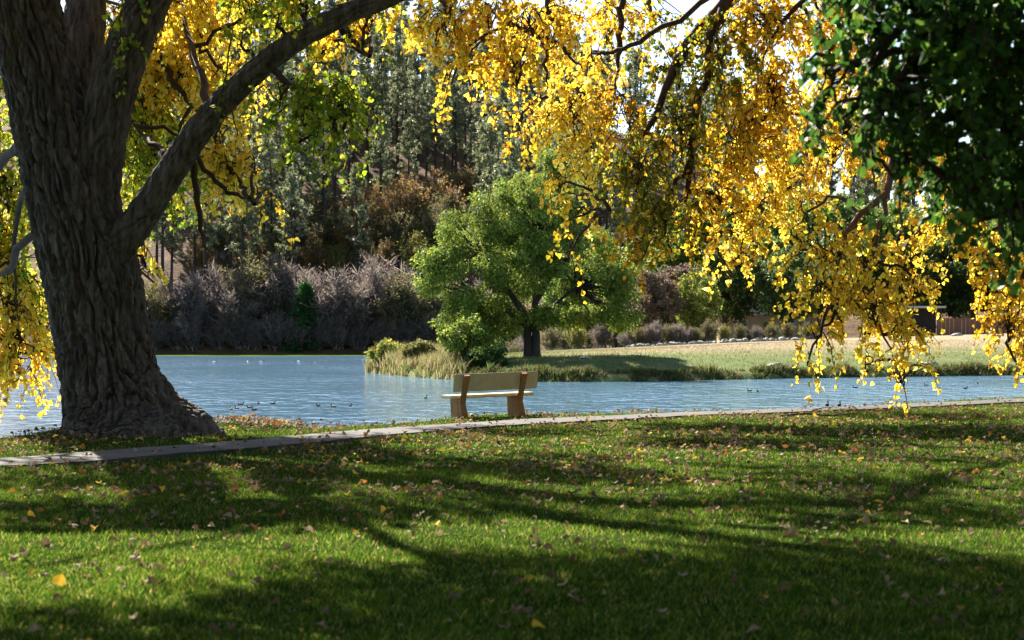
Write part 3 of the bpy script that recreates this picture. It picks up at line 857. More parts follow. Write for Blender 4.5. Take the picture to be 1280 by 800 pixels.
clump_leaves(gc, r, cl, 350, 0.185, WIL, np.array([[0, 0, 0], [-0.2, 0.45, 0.03], [0, 1.0, -0.05], [0.2, 0.45, 0.03]]), 0.7, 0.5)
tree_thing('round_green_tree', 'round green tree with a forked dark trunk standing on the meadow behind the bench', 'tree', WB, gt, gc, M_dim_bark, M_foliage)

# --- pines
r = np.random.default_rng(31)
NEED = [(0.19, 0.215, 0.105, 5), (0.26, 0.275, 0.14, 4), (0.36, 0.35, 0.19, 2.4), (0.11, 0.14, 0.07, 3)]
pines = []
for k in range(6):
    gt, gc = Geo(), Geo()
    h = 16.5
    bare = r.uniform(0.24, 0.46)
    tp = np.array([[0, 0, -1.0, .26], [0, 0, 0.5, .22], [0.1 * r.normal(), 0.1 * r.normal(), h * .5, .15], [0.15 * r.normal(), 0.1 * r.normal(), h * .97, .03]])
    c = smooth_path(tp, 12)
    gt.add(*tubes(c[None, :, :3], c[None, :, 3], 7))
    nb = 46
    zz = np.sort(r.uniform(bare, 0.99, nb)) * h
    f = (zz / h - bare) / (1 - bare)
    ln = (0.35 + 2.0 * (1 - f) ** 0.8 * np.minimum(1, 0.55 + 2.2 * f)) * r.uniform(0.5, 1.2, nb)
    az = r.uniform(0, 2 * np.pi, nb)
    el = np.radians(-12 + 50 * f + 10 * r.normal(size=nb))
    e = np.stack([np.cos(az) * np.cos(el) * ln, np.sin(az) * np.cos(el) * ln, zz + np.sin(el) * ln], -1)
    s = np.stack([0 * zz, 0 * zz, zz], -1)
    limbs(gt, r, s, e, 0.045, 3, -0.06, 0.012)
    # dead stubs below the crown
    zd = r.uniform(0.12, bare, 9) * h
    ad = r.uniform(0, 2 * np.pi, 9)
    limbs(gt, r, np.stack([0 * zd, 0 * zd, zd], -1), np.stack([np.cos(ad) * 1.1, np.sin(ad) * 1.1, zd - .1], -1), 0.025, 3, 0, 0.008)
    tufts = []
    for i in range(nb):
        m = 3 + int(ln[i] * 2.2)
        for q in range(m):
            t = 1.05 - 0.62 * q / m * r.uniform(0.7, 1)
            tufts.append(s[i] * (1 - t) + e[i] * t + 0.22 * r.normal(size=3))
    tufts = np.array(tufts)
    per = 13
    pos = np.repeat(tufts, per, 0)
    d = norm(r.normal(size=(len(pos), 3)) + [0, 0, 0.35])
    leaves(gc, pos, d, norm(r.normal(size=(len(pos), 3))), r.uniform(0.26, 0.55, len(pos)), palette(NEED, len(pos), r, 0.2) * np.repeat(1 + 0.15 * r.normal(size=(len(tufts), 1)), per, 0), NARROW * [1.25, 1, 1])
    pines.append((gt.mesh('trunk', M_dim_bark, True), gc.mesh('crown', M_needle)))
n_p = 0
cand = []
while len(cand) < 6000:
    y = r.uniform(268, 442)
    u = r.uniform(-0.195, 0.05) if r.random() < .82 else r.uniform(.06, .25)
    cand.append((u * y, y))
kept = []
for x, y in cand:
    px = 640 + F * x / y
    want = 4.2 if px < 760 else 6.5
    if y < 300 and px < 560 and r.random() < 0.35:
        continue
    if 385 < px < 600 and y < 340 and r.random() < 0.9:
        continue
    if px > 760 and y < 300:
        continue
    if all((x - a) ** 2 + ((y - b) * 0.8) ** 2 > want ** 2 for a, b in kept):
        kept.append((x, y))
    if len(kept) >= 310:
        break
for x, y in kept:
    k = r.integers(0, 6)
    z = hill_z(np.array([x]), np.array([y]))[0]
    if y > 405:
        lab, gr = 'dark pine on the crest of the wooded hill', 'pines along the hill crest'
    elif y > 335:
        lab, gr = 'grey green pine standing halfway up the wooded hill', 'pines halfway up the hill'
    else:
        lab, gr = 'tall bare stemmed pine low on the hill', 'pines at the foot of the hill'
    px = 640 + F * x / y
    where = 'below the big limb' if px < 330 else 'in the open gap beside the limb' if px < 540 else 'above the round green tree' if px < 740 else 'behind the golden boughs'
    lab, gr = f'{lab}, {where}', f'{gr}, {where}'
    root = link('pine_tree', None, label=lab, cat='pine tree', group=gr, loc=(x, y, z - 0.2), rz=r.uniform(0, 6.28), scale=(lambda s: (s, s, s * r.uniform(0.95, 1.15)))(r.uniform(1.0, 1.45)))
    link('trunk', pines[k][0], root)
    link('crown', pines[k][1], root, 'stuff')

# --- shrubs
def bush_meshes(r, w, h, ntw, leafn, leaf, tw_c, pal, up=1.0, lumps=14):
    """twiggy dome: stems fanning from the base, twigs, sparse leaves"""
    gt, gc = Geo(), Geo()
    n = 26
    az, el = r.uniform(0, 6.28, n), np.radians(r.uniform(35, 88, n))
    e = np.stack([np.cos(az) * np.cos(el) * w / 2 * 1.5, np.sin(az) * np.cos(el) * w / 2 * 1.5, np.sin(el) * h * r.uniform(.7, 1, n)], -1)
    s = np.stack([0.25 * w * r.normal(size=n) * .4, 0.25 * w * r.normal(size=n) * .4, np.full(n, -.3)], -1)
    limbs(gt, r, s, e, 0.08, 4, 0.05, 0.015)
    t = r.uniform(0.25, 1.0, ntw)
    j = r.integers(0, n, ntw)
    a = s[j] * (1 - t[:, None]) + e[j] * t[:, None]
    d = norm(e[j] - s[j]) * 0.6 + 0.75 * r.normal(size=(ntw, 3)) * [1, 1, .7] + [0, 0, 0.35 * up]
    ln = r.uniform(0.10, 0.24, ntw) * h
    leaves(gt, a, norm(d), norm(r.normal(size=(ntw, 3))), ln, palette(tw_c, ntw, r, .25), np.array([[-.012, 0, 0], [0.012, 0, 0], [0.012, 1, 0.03], [-0.03, .6, 0]]), np.array([[0, 1, 2], [0, 2, 3]]))
    jj = r.integers(0, ntw, leafn)
    pos = a[jj] + norm(d)[jj] * (ln[jj] * r.uniform(0.3, 1.05, leafn))[:, None] + 0.12 * r.normal(size=(leafn, 3))
    leaves(gc, pos, r.normal(size=(leafn, 3)), r.normal(size=(leafn, 3)), leaf * r.uniform(.6, 1.3, leafn), palette(pal, leafn, r, .2))
    return gt, gc


PURP = [(0.185, 0.15, 0.135, 4), (0.26, 0.21, 0.165, 3), (0.12, 0.10, 0.10, 3)]
BROWNT = [(0.10, 0.075, 0.055, 3), (0.15, 0.11, 0.08, 2)]
TAN = [(0.30, 0.225, 0.15, 4), (0.23, 0.175, 0.14, 4), (0.42, 0.32, 0.15, 1.2), (0.16, 0.135, 0.13, 3)]
PURL = [(0.18, 0.145, 0.145, 4), (0.24, 0.19, 0.17, 3), (0.33, 0.25, 0.14, 1)]
OLV = [(0.17, 0.17, 0.05, 4), (0.24, 0.21, 0.06, 3), (0.11, 0.13, 0.04, 3)]
RUST = [(0.30, 0.16, 0.05, 4), (0.40, 0.25, 0.075, 3), (0.22, 0.13, 0.05, 3), (0.28, 0.24, 0.07, 3)]
YOL = [(0.30, 0.30, 0.06, 4), (0.40, 0.34, 0.07, 2), (0.17, 0.20, 0.04, 3)]
DGR = [(0.04, 0.11, 0.028, 5), (0.06, 0.15, 0.035, 4), (0.03, 0.07, 0.02, 3)]
kinds = {}
for nm, tw_c, pal, ntw, nl, lf in (('purple', PURP, PURL, 3400, 3000, .20), ('tan', PURP, TAN, 3000, 4200, .22), ('olive', BROWNT, OLV, 1800, 6000, .24), ('rust', BROWNT, RUST, 1500, 6500, .27), ('lime', BROWNT, YOL, 1200, 7000, .27)):
    kinds[nm] = []
    for v_ in range(2):
        gt, gc = bush_meshes(r, 8.0, 9.0, ntw, nl, lf, tw_c, pal)
        kinds[nm].append((gt.mesh('stems', M_foliage), gc.mesh('foliage', M_foliage)))
ORD = ['first', 'second', 'third', 'fourth', 'fifth', 'sixth', 'seventh', 'eighth', 'ninth', 'tenth', 'eleventh', 'twelfth', 'thirteenth', 'fourteenth', 'fifteenth', 'sixteenth', 'seventeenth', 'eighteenth', 'nineteenth', 'twentieth',
       'twenty-first', 'twenty-second', 'twenty-third', 'twenty-fourth', 'twenty-fifth', 'twenty-sixth', 'twenty-seventh', 'twenty-eighth', 'twenty-ninth', 'thirtieth', 'thirty-first', 'thirty-second', 'thirty-third', 'thirty-fourth', 'thirty-fifth', 'thirty-sixth', 'thirty-seventh', 'thirty-eighth', 'thirty-ninth', 'fortieth']


def bush(kind, v_, base, s, label, name='shrub', group=None):
    root = link(name, None, label=label, cat='shrub', group=group, loc=base, rz=rng.uniform(0, 6.28), scale=s)
    a, b = kinds[kind][v_]
    link('stems', a, root)
    link('foliage', b, root, 'stuff')
    return root


# the row on the far bank, counted away from the big trunk
row = [(40, 100, 'olive'), (95, 90, 'tan'), (150, 86, 'purple'), (188, 92, 'olive'), (212, 82, 'tan'), (240, 96, 'tan'), (268, 104, 'purple'), (290, 90, 'tan'), (318, 118, 'olive'), (345, 112, 'tan'), (368, 100, 'purple'), (392, 92, 'purple'), (418, 108, 'purple'), (446, 100, 'tan'), (470, 116, 'purple'), (494, 92, 'tan'), (512, 104, 'olive'), (534, 80, 'purple'), (560, 92, 'olive'), (590, 80, 'tan'), (625, 70, 'purple')]
desc = {'purple': 'grey purple bare shrub', 'tan': 'tan and grey shrub with dry leaves', 'olive': 'olive leaved shrub', 'rust': 'rust coloured oak shrub', 'lime': 'yellow green shrub'}
for i, (x, hp, kd) in enumerate(row):
    d = 252 + rng.uniform(0, 6)
    z = hill_z(np.array([(x - 640) / F * d]), np.array([d]))[0]
    bush(kd, i % 2, ((x - 640) / F * d, d, z), hp / F * d / 10.8 * np.array([1.05, 1.05, 1.0]), f'{desc[kd]}, {ORD[i]} in the far bank row from the trunk', group='shrubs along the far bank')
# low front row at the water
for i, x in enumerate(range(195, 560, 26)):
    d = 250.5
    bush(('purple', 'tan')[i % 2], i % 2, ((x + rng.uniform(-6, 6) - 640) / F * d, d, 0.0), rng.uniform(.42, .6), f'low grey bank shrub at the water, {ORD[i]} from the big trunk', 'low_shrub', 'low shrubs at the far water edge')
# on the slope
sl_ = [(345, 300, 'lime', 50), (372, 285, 'olive', 60), (310, 318, 'rust', 40), (412, 296, 'olive', 60), (440, 300, 'rust', 55), (465, 285, 'rust', 60), (490, 270, 'rust', 66), (515, 262, 'rust', 66), (540, 255, 'rust', 70), (500, 300, 'olive', 60), (535, 300, 'olive', 70), (455, 320, 'olive', 44), (480, 325, 'rust', 44), (425, 325, 'lime', 36), (400, 262, 'olive', 46), (560, 280, 'olive', 66), (390, 320, 'rust', 40), (520, 320, 'lime', 50), (600, 235, 'rust', 50), (580, 240, 'rust', 50), (475, 250, 'rust', 44), (250, 322, 'rust', 40), (275, 300, 'olive', 44), (505, 235, 'rust', 40), (440, 262, 'rust', 44), (555, 235, 'lime', 44)]
for i, (x, y, kd, hp) in enumerate(sorted(sl_)):
    # walk up the slope until the ground is seen at the shrub's foot
    ys = np.linspace(254, 430, 400)
    gy = PH - F * (hill_z((x - 640) / F * ys, ys) - HC) / ys
    d = ys[np.argmin(np.abs(gy - (y + hp * 0.5)))]
    X = (x - 640) / F * d
    bush(kd, i % 2, (X, d, hill_z(np.array([X]), np.array([d]))[0] - .2), hp * 1.08 / F * d / 9.0, f'{desc[kd]} among the pines low on the slope, {ORD[i]} from the big trunk', 'slope_shrub', 'shrubs on the lower slope')
# green young tree at the bank
gt, gc = Geo(), Geo()
gt.add(*tubes(np.array([[[0, 0, -.5], [0, 0, 3], [0.1, 0, 6], [0, 0, 9]]], float), np.array([[.2, .16, .1, .03]]), 7))
cl = []
for q in range(120):
    z = 0.4 + 8.6 * r.random() ** 1.15
    w = 3.1 * (1 - z / 9.6) ** 0.75 * r.random() ** .5
    a = r.uniform(0, 6.28)
    cl.append([math.cos(a) * w, math.sin(a) * w, z, .6, .6, .5])
clump_leaves(gc, r, cl, 85, .26, DGR, droop=.3)
limbs(gt, r, np.array([[0, 0, c[2] * .8] for c in cl]), np.array(cl)[:, :3], .04, 3, 0, .01)
dd = 250.8
tree_thing('young_green_tree', 'small bright green pointed tree at the water among grey far bank shrubs', 'tree', ((381 - 640) / F * dd, dd, -.1), gt, gc, M_dim_bark, M_foliage)

# --- broadleaf trees beyond the meadow
BG = {'green': [(0.11, 0.17, 0.03, 5), (0.17, 0.23, 0.04, 4), (0.07, 0.11, 0.025, 3)], 'lime': [(0.24, 0.28, 0.05, 4), (0.32, 0.32, 0.06, 3), (0.14, 0.19, 0.035, 3)],
      'dusky': [(0.17, 0.11, 0.085, 4), (0.13, 0.10, 0.08, 3), (0.22, 0.13, 0.08, 2), (0.11, 0.13, 0.05, 2)], 'deep': [(0.06, 0.10, 0.025, 5), (0.10, 0.145, 0.035, 4), (0.16, 0.19, 0.045, 2)]}
bgm = {}
for kd, pal in BG.items():
    bgm[kd] = []
    for v_ in range(2):
        gt, gc = Geo(), Geo()
        c = smooth_path(np.array([[0, 0, -.5, .45], [0.1, 0, 1, .33], [.3 * r.normal(), .2, 4, .26], [.4 * r.normal(), 0, 8, .14], [0, 0, 11, .04]]), 14)
        gt.add(*tubes(c[None, :, :3], c[None, :, 3], 8))
        cl = []
        for q in range(85):
            u = norm(r.normal(size=3)) * r.random() ** .4
            s = r.uniform(.6, 1.25)
            cl.append([u[0] * 3.9, u[1] * 3.9, 7.0 + u[2] * 4.8, s, s, s * .8])
        cl = np.array(cl)
        limbs(gt, r, np.stack([0 * cl[:, 0], 0 * cl[:, 0], np.clip(cl[:, 2] * .55, 1.5, 9)], -1), cl[:, :3], .06, 4, .05, .012)
        clump_leaves(gc, r, cl, 110, .34, pal, droop=.4)
        bgm[kd].append((gt.mesh('trunk', M_dim_bark, True), gc.mesh('crown', M_foliage)))
bt = [(815, 400, 'dusky', 95, 196), (845, 396, 'dusky', 100, 205), (868, 398, 'lime', 90, 198), (790, 380, 'green', 120, 225), (905, 392, 'deep', 130, 212), (880, 385, 'green', 190, 240), (935, 388, 'green', 150, 222), (985, 392, 'deep', 120, 206), (1010, 388, 'green', 200, 230), (960, 384, 'lime', 200, 250), (1050, 396, 'deep', 150, 214), (1085, 396, 'green', 190, 232), (1120, 396, 'lime', 170, 236), (1150, 395, 'deep', 130, 240), (1195, 395, 'deep', 120, 226), (1240, 396, 'green', 170, 228), (1215, 390, 'green', 150, 245), (1290, 400, 'green', 180, 215), (830, 372, 'lime', 150, 250), (1350, 400, 'deep', 190, 215), (720, 395, 'green', 120, 236), (755, 392, 'lime', 130, 228), (735, 412, 'deep', 60, 205), (705, 412, 'green', 55, 210), (770, 410, 'dusky', 60, 200), (640, 405, 'deep', 70, 215), (610, 405, 'green', 80, 220)]
bdesc = {'green': 'mid green broadleaf tree', 'lime': 'yellow green broadleaf tree', 'dusky': 'dull reddish half bare tree', 'deep': 'dark green broadleaf tree'}
for i, (x, y, kd, hp, d) in enumerate(sorted(bt)):
    X = (x - 640) / F * d
    z = max(meadow_z(np.array([X]), np.array([d]))[0], hill_z(np.array([X]), np.array([d]))[0])
    s = hp / F * d / 11.8
    root = link('broadleaf_tree', None, label=f'{bdesc[kd]} behind the meadow, {ORD[i]} from the bench end of the row', cat='tree', group='trees beyond the meadow', loc=(X, d, z - .1), rz=rng.uniform(0, 6.28), scale=(s * 1.05, s * 1.05, s))
    link('trunk', bgm[kd][i % 2][0], root)
    link('crown', bgm[kd][i % 2][1], root, 'stuff')


# unseen trees added behind and beside the viewer to block sky light
for i, (x, y, s) in enumerate(((-9, -7, 1.7), (0, -12, 1.9), (10, -8, 1.7), (-17, 3, 1.7), (18, 4, 1.7), (-22, 16, 1.6), (24, 20, 1.6), (-5, -22, 1.9), (8, -24, 1.9))):
    root = link('sky_blocker_tree', None, label=f'unseen broadleaf tree added around the viewer to block sky light, {ORD[i]} of the ring', cat='tree', group='unseen sky-blocking trees around the viewer', loc=(x, y, 0), rz=rng.uniform(0, 6.28), scale=(s * 1.15, s * 1.15, s))
    link('trunk', bgm['deep'][i % 2][0], root)
    link('crown', bgm['deep'][i % 2][1], root, 'stuff')


def meadow_pt(x, d):
    X = (x - 640) / F * d
    return np.array([X, d, meadow_z(np.array([X]), np.array([d]))[0]])


# grey hedge of dry stems at the back of the meadow, then bright garden shrubs
for i, x in enumerate(range(786, 882, 12)):
    bush(('purple', 'olive', 'tan')[i % 3], i % 2, meadow_pt(x + rng.uniform(-4, 4), 186), rng.uniform(.18, .3), f'low dry bush at the back of the meadow, {ORD[i]} from the round green tree', 'low_shrub', 'dry bushes at the back of the meadow')
for i, (x, d, s, kd) in enumerate(((888, 188, .26, 'olive'), (905, 190, .2, 'lime'), (925, 190, .2, 'olive'), (945, 191, .18, 'purple'), (965, 192, .2, 'olive'), (985, 192, .2, 'olive'), (962, 204, .24, 'lime'), (1010, 192, .2, 'olive'))):
    bush(kd, i % 2, meadow_pt(x, d), s, f'small {desc[kd]} on the garden bank, {ORD[i]} from the dry grey bushes', 'garden_shrub', 'shrubs on the garden bank')

for i, (x, d, s_) in enumerate(((690, 198, .32), (705, 205, .4), (720, 200, .3), (738, 204, .38), (752, 199, .3), (768, 203, .36), (640, 200, .34), (655, 206, .4))):
    bush(('olive', 'tan', 'lime')[i % 3], i % 2, meadow_pt(x, d), s_, f'mixed autumn bush seen under the round green tree crown, {ORD[i]} of that clump', 'autumn_shrub', 'bushes beyond the round green tree')
# stones edging the meadow
stone_me = []
for k in range(4):
    g = Geo()
    blob(g, (0, 0, .1), (.5, .4, .3), 10, 7, bump=.5, seed=k)
    stone_me.append(g.mesh('stone', M_rock))
for i in range(34):
    x = 786 + i * 6.4 + rng.uniform(-2, 2)
    link('stone', stone_me[i % 4], label=f'pale stone edging the back of the meadow, {ORD[i]} from the round green tree', cat='stone', group='stones edging the meadow', loc=meadow_pt(x, 180 + .02 * i), rz=rng.uniform(0, 6.28), scale=rng.uniform(.45, .95))
for x, d, s, lab in ((731, 94, .55, 'small grey rock lying on the green meadow edge beside the tree shadow'), (1196, 172, 1.0, 'flat grey rock at the back of the meadow near the fence'), (1162, 103, .9, 'dark rock at the water under the yellow branch'), (968, 97, .9, 'low dark rock in the shore grass below the dry meadow')):
    link('rock', stone_me[1], label=lab, cat='rock', loc=meadow_pt(x, d), rz=.6, scale=(s * 1.3, s, s * .7))

# houses, steps and fence behind the meadow
M_tan = surf('tan_stucco', (0.36, 0.27, 0.18), (0.44, 0.34, 0.23), 1.0, .9, .2, 20, .01)
M_roof = surf('pale_roof', (0.45, 0.44, 0.44), (0.58, 0.57, 0.56), 2.0, .7, .3, 8, .02)
M_wood = surf('brown_board', (0.13, 0.065, 0.04), (0.21, 0.11, 0.07), 3.0, .8, .3, 20, .01, stretch=(1, 1, .2))
M_darkwood = surf('dark_timber', (0.025, 0.02, 0.017), (0.05, 0.04, 0.03), 3.0, .8, .3, 20, .01)
m_glass, nt, out = mat('window_glass')
pg = node(nt, 'ShaderNodeBsdfPrincipled', i_Roughness=.08)
pg.inputs['Base Color'].default_value = (0.02, 0.025, 0.03, 1)
nt.links.new(pg.outputs[0], out.inputs[0])


def prism(g, prof, y0, y1):
    """outline in x,z pushed from y0 to y1"""
    p = np.array(prof, float)
    n = len(p)
    v = np.concatenate([np.stack([p[:, 0], np.full(n, y0), p[:, 1]], -1), np.stack([p[:, 0], np.full(n, y1), p[:, 1]], -1)])
    g.add(v, [[i, (i + 1) % n, n + (i + 1) % n, n + i] for i in range(n)])
    g.add(v, [list(range(n))])
    g.add(v, [list(range(n, 2 * n))[::-1]])
    return g


hb = meadow_pt(965, 216)
house = link('house', None, label='tan house with a pale roof half hidden behind the trees beyond the meadow', cat='house', loc=hb)
link('wall', box(Geo(), (-5.5, 0, -1), (5.5, 7, 3.0)).mesh('wall', M_tan), house)
link('roof', prism(Geo(), [(-6.2, 2.9), (6.2, 2.9), (6.2, 3.1), (0, 5.2), (-6.2, 3.1)], -.6, 7.6).mesh('roof', M_roof), house)
for x0, x1, z0, z1, nm in ((-4.2, -2.8, .9, 2.2, 'window'), (-.9, .1, 0, 2.1, 'door'), (1.4, 3.8, .8, 2.2, 'window')):
    w_ = link(nm, box(Geo(), (x0, -.06, z0), (x1, .05, z1)).mesh(nm, m_glass if nm == 'window' else M_darkwood), house)
    if nm == 'window':
        gg = Geo()
        for a, b in (((x0 - .1, -.1, z0 - .1), (x1 + .1, .02, z0)), ((x0 - .1, -.1, z1), (x1 + .1, .02, z1 + .1)), ((x0 - .1, -.1, z0), (x0, .02, z1)), ((x1, -.1, z0), (x1 + .1, .02, z1))):
            box(gg, a, b)
        link('frame', gg.mesh('frame', M_roof), w_)
sb = meadow_pt(951, 200)
steps = link('garden_steps', None, label='dark timber steps set in the green garden bank before the tan house', cat='steps', loc=sb)
for i in range(4):
    link('step', box(Geo(), (-1.4, i * .5, -.6), (1.5, i * .5 + .48, .22 + i * .3)).mesh('step', M_darkwood), steps)
cb = meadow_pt(1158, 206)
port = link('garden_shelter', None, label='dark open shelter with a pale roof edge beside the brown fence', cat='shelter', loc=cb)
for x_ in (-1.5, 1.5):
    for y_ in (0, 2.6):
        link('post', box(Geo(), (x_ - .08, y_ - .08, -.5), (x_ + .08, y_ + .08, 3.0)).mesh('post', M_darkwood), port)
link('roof', box(Geo(), (-2.0, -.5, 3.0), (2.0, 3.2, 3.2)).mesh('roof', M_roof), port)
link('back_panel', box(Geo(), (-1.42, 2.48, -.3), (1.42, 2.54, 2.98)).mesh('back_panel', M_darkwood), port)
fb = meadow_pt(1172, 200)
fence = link('board_fence', None, label='brown board fence under the trees at the back of the meadow', cat='fence', loc=fb)
bd = box(Geo(), (0, 0, -.6), (.40, .05, 1.85)).mesh('board', M_wood)
for i in range(20):
    link('board', bd, fence, loc=(i * .42, rng.uniform(-.012, .012), rng.uniform(-.03, .02)))
for i in range(5):
    link('post', box(Geo(), (i * 2.1 - .07, .06, -.6), (i * 2.1 + .07, .2, 1.95)).mesh('post', M_wood), fence)

# --- shore grass and reeds
def blades(g, r, base, h, w, lean, pal, n_seg=2, wind=(0.15, 0.0)):
    """upright tapering blades of n_seg+1 rows"""
    N = len(base)
    a = r.uniform(0, 6.28, N)
    side = np.stack([np.cos(a), np.sin(a), 0 * a], -1) * w[:, None] / 2
    b = r.uniform(0, 6.28, N)
    ln = np.stack([np.cos(b), np.sin(b), 0 * b], -1) * (lean * h)[:, None] + np.array([*wind, 0]) * h[:, None]
    up = np.array([0, 0, 1.0]) * h[:, None]
    c = palette(pal, N, r, .22)
    if n_seg == 1:
        v = np.stack([base - side, base + side, base + ln + up * .92], 1)
        f = np.arange(N * 3).reshape(-1, 3)
        g.add(v.reshape(-1, 3), f, np.repeat(c, 3, 0))
    else:
        m = base + ln * .35 + up * .62
        v = np.stack([base - side, base + side, m + side * .8, m - side * .8, base + ln + up * .95], 1)
        o = np.arange(N)[:, None] * 5
        g.add(v.reshape(-1, 3), np.concatenate([o + [0, 1, 2], o + [0, 2, 3], o + [3, 2, 4]]), np.repeat(c, 5, 0))


r = np.random.default_rng(77)
REED = [(0.34, 0.27, 0.13, 4), (0.42, 0.34, 0.18, 3), (0.20, 0.20, 0.06, 3), (0.11, 0.15, 0.04, 3)]
SHOREG = [(0.10, 0.12, 0.03, 4), (0.15, 0.12, 0.06, 3), (0.07, 0.09, 0.03, 4), (0.24, 0.18, 0.09, 1.5), (0.13, 0.20, 0.04, 2)]
TURF = [(0.13, 0.19, 0.035, 4), (0.19, 0.24, 0.05, 3), (0.30, 0.26, 0.11, 1)]
g = Geo()
N = 52000
bx, by = r.uniform(-10, -2.2, N), r.uniform(88, 122, N)
md = meadow_dist(bx, by)
k_ = (md > .15) & (md < 5.0) & (noise2(bx, by, .5, 3) > -.35)
bx, by, md = bx[k_], by[k_], md[k_]
hh = 1.1 * np.clip(1.25 + .55 * noise2(bx, by, .45, 7) - .1 * (bx + 9).clip(0) , .4, 2.0) * r.uniform(.55, 1.1, len(bx)) * np.clip(.55 + md * .4, .4, 1)
blades(g, r, np.stack([bx, by, meadow_z(bx, by) - .05], -1), hh, np.full(len(bx), .032), .42, REED, 2)
link('tall_grass', g.mesh('tall_grass', M_reed), kind='stuff', label='tall straw coloured grass on the tip of the spit in the lake', cat='grass')
g = Geo()
N = 42000
bx = r.uniform(-2, 62, N)
by = np.interp(bx, MSX, MSY) + r.uniform(-.3, 2.2, N)
n_ = noise2(bx, by, .55, 2) + .5 * noise2(bx, by, 1.6, 9)
md = meadow_dist(bx, by)
k_ = (md > -.25) & (md < 1.5) & (n_ > -.3)
bx, by, n_ = bx[k_], by[k_], n_[k_]
blades(g, r, np.stack([bx, by, meadow_z(bx, by) - .04], -1), np.clip(.30 + .42 * n_, .08, .8) * r.uniform(.6, 1.2, len(bx)), np.full(len(bx), .05), .45, SHOREG, 2)
link('shore_grass', g.mesh('shore_grass', M_reed), kind='stuff', label='uneven dark tussock grass along the far shore below the meadow', cat='grass')
g = Geo()
N = 60000
by = 88 + 45 * r.random(N) ** 1.2
bx = r.uniform(-.06, .3, N) * by
md = meadow_dist(bx, by)
k_ = md > .8
bx, by = bx[k_], by[k_]
cc = meadow_col(np.stack([bx, by, by], -1))
n0 = len(g.c)
blades(g, r, np.stack([bx, by, meadow_z(bx, by) - .02], -1), r.uniform(.06, .16, len(bx)), np.full(len(bx), .035), .5, TURF, 1)
g.c[-1] = np.repeat(np.clip(cc * r.uniform(.8, 1.6, (len(bx), 1)), 0, .6), 3, 0)
link('meadow_grass', g.mesh('meadow_grass', M_reed), kind='stuff', label='short meadow grass, green by the water and straw coloured above', cat='grass')
# bushes by the round tree
gt, gc = Geo(), Geo()
for nm, x, d, w, h, pal, lab in (('spit_bush', 584, 95, 1.3, 2.6, WIL, 'dense green bush at the water below the round green tree'), ('low_green_bush', 610, 93, 1.0, 0.9, [(0.07, 0.12, 0.025, 3), (0.11, 0.16, 0.03, 3), (0.05, 0.09, 0.02, 2)], 'low spreading green bush between the round tree and the bench'), ('yellow_weed_bush', 484, 110, 1.0, 1.5, YOL, 'feathery yellow green weed on the outer tip of the spit'), ('weed_bush', 524, 103, .8, 1.3, OLV, 'olive weed bush in the tall grass of the spit')):
    gt, gc = Geo(), Geo()
    cl = []
    for q in range(34):
        u = norm(r.normal(size=3)) * r.random() ** .4
        cl.append([u[0] * w, u[1] * w, h * .5 + u[2] * h * .5, .32, .32, .3])
    cl = np.array(cl)
    limbs(gt, r, np.array([0, 0, -.2]), cl[:, :3], .03, 4, .05, .008)
    clump_leaves(gc, r, cl, 110, .14, pal, droop=.3)
    root = link(nm, None, label=lab, cat='bush', loc=meadow_pt(x, d))
    link('stems', gt.mesh('stems', M_twig), root)
    link('foliage', gc.mesh('foliage', M_foliage), root, 'stuff')

# ------------------------------------------------------------------ bench
M_conc = surf('cream_slab', (0.46, 0.375, 0.21), (0.58, 0.485, 0.29), 6.0, .8, .2, 60, .004)
M_leg = surf('brown_exposed_aggregate', (0.23, 0.105, 0.038), (0.40, 0.195, 0.075), 30.0, .85, .5, 120, .006)
th = math.radians(27)
bc = np.array([-.36, 38.35])
bench = link('park_bench', None, label='cream and brown park bench seen from behind, facing the lake', cat='bench', loc=(bc[0], bc[1], lawn_z(bc[0], bc[1])[0] - .01), rz=th)
bench.scale = (.95, 1, 1)
bench.rotation_euler = (0, math.radians(-1.6), th)


def bev(me, w=.012):
    import bmesh
    bm = bmesh.new()
    bm.from_mesh(me)
    bmesh.ops.remove_doubles(bm, verts=bm.verts, dist=1e-5)
    bmesh.ops.recalc_face_normals(bm, faces=bm.faces)
    bmesh.ops.bevel(bm, geom=list(bm.edges), offset=w, segments=2, affect='EDGES', clamp_overlap=True)
    bm.to_mesh(me)
    bm.free()
    return me


# bench space: x along the bench, y forward to the lake, z up
link('seat', bev(box(Geo(), (-.98, .02, .405), (.98, .50, .475)).mesh('seat', M_conc)), bench)
g = Geo()
bv = []
for x_ in (-.98, .98):
    for y_, z_ in ((-.045, .545), (-.105, .545 + .005), (-.195, .90), (-.135, .90)):
        bv.append([x_, y_, z_])
g.add(bv, [[0, 1, 2, 3], [7, 6, 5, 4], [0, 4, 5, 1], [1, 5, 6, 2], [2, 6, 7, 3], [3, 7, 4, 0]])
link('backrest', bev(g.mesh('backrest', M_conc)), bench)
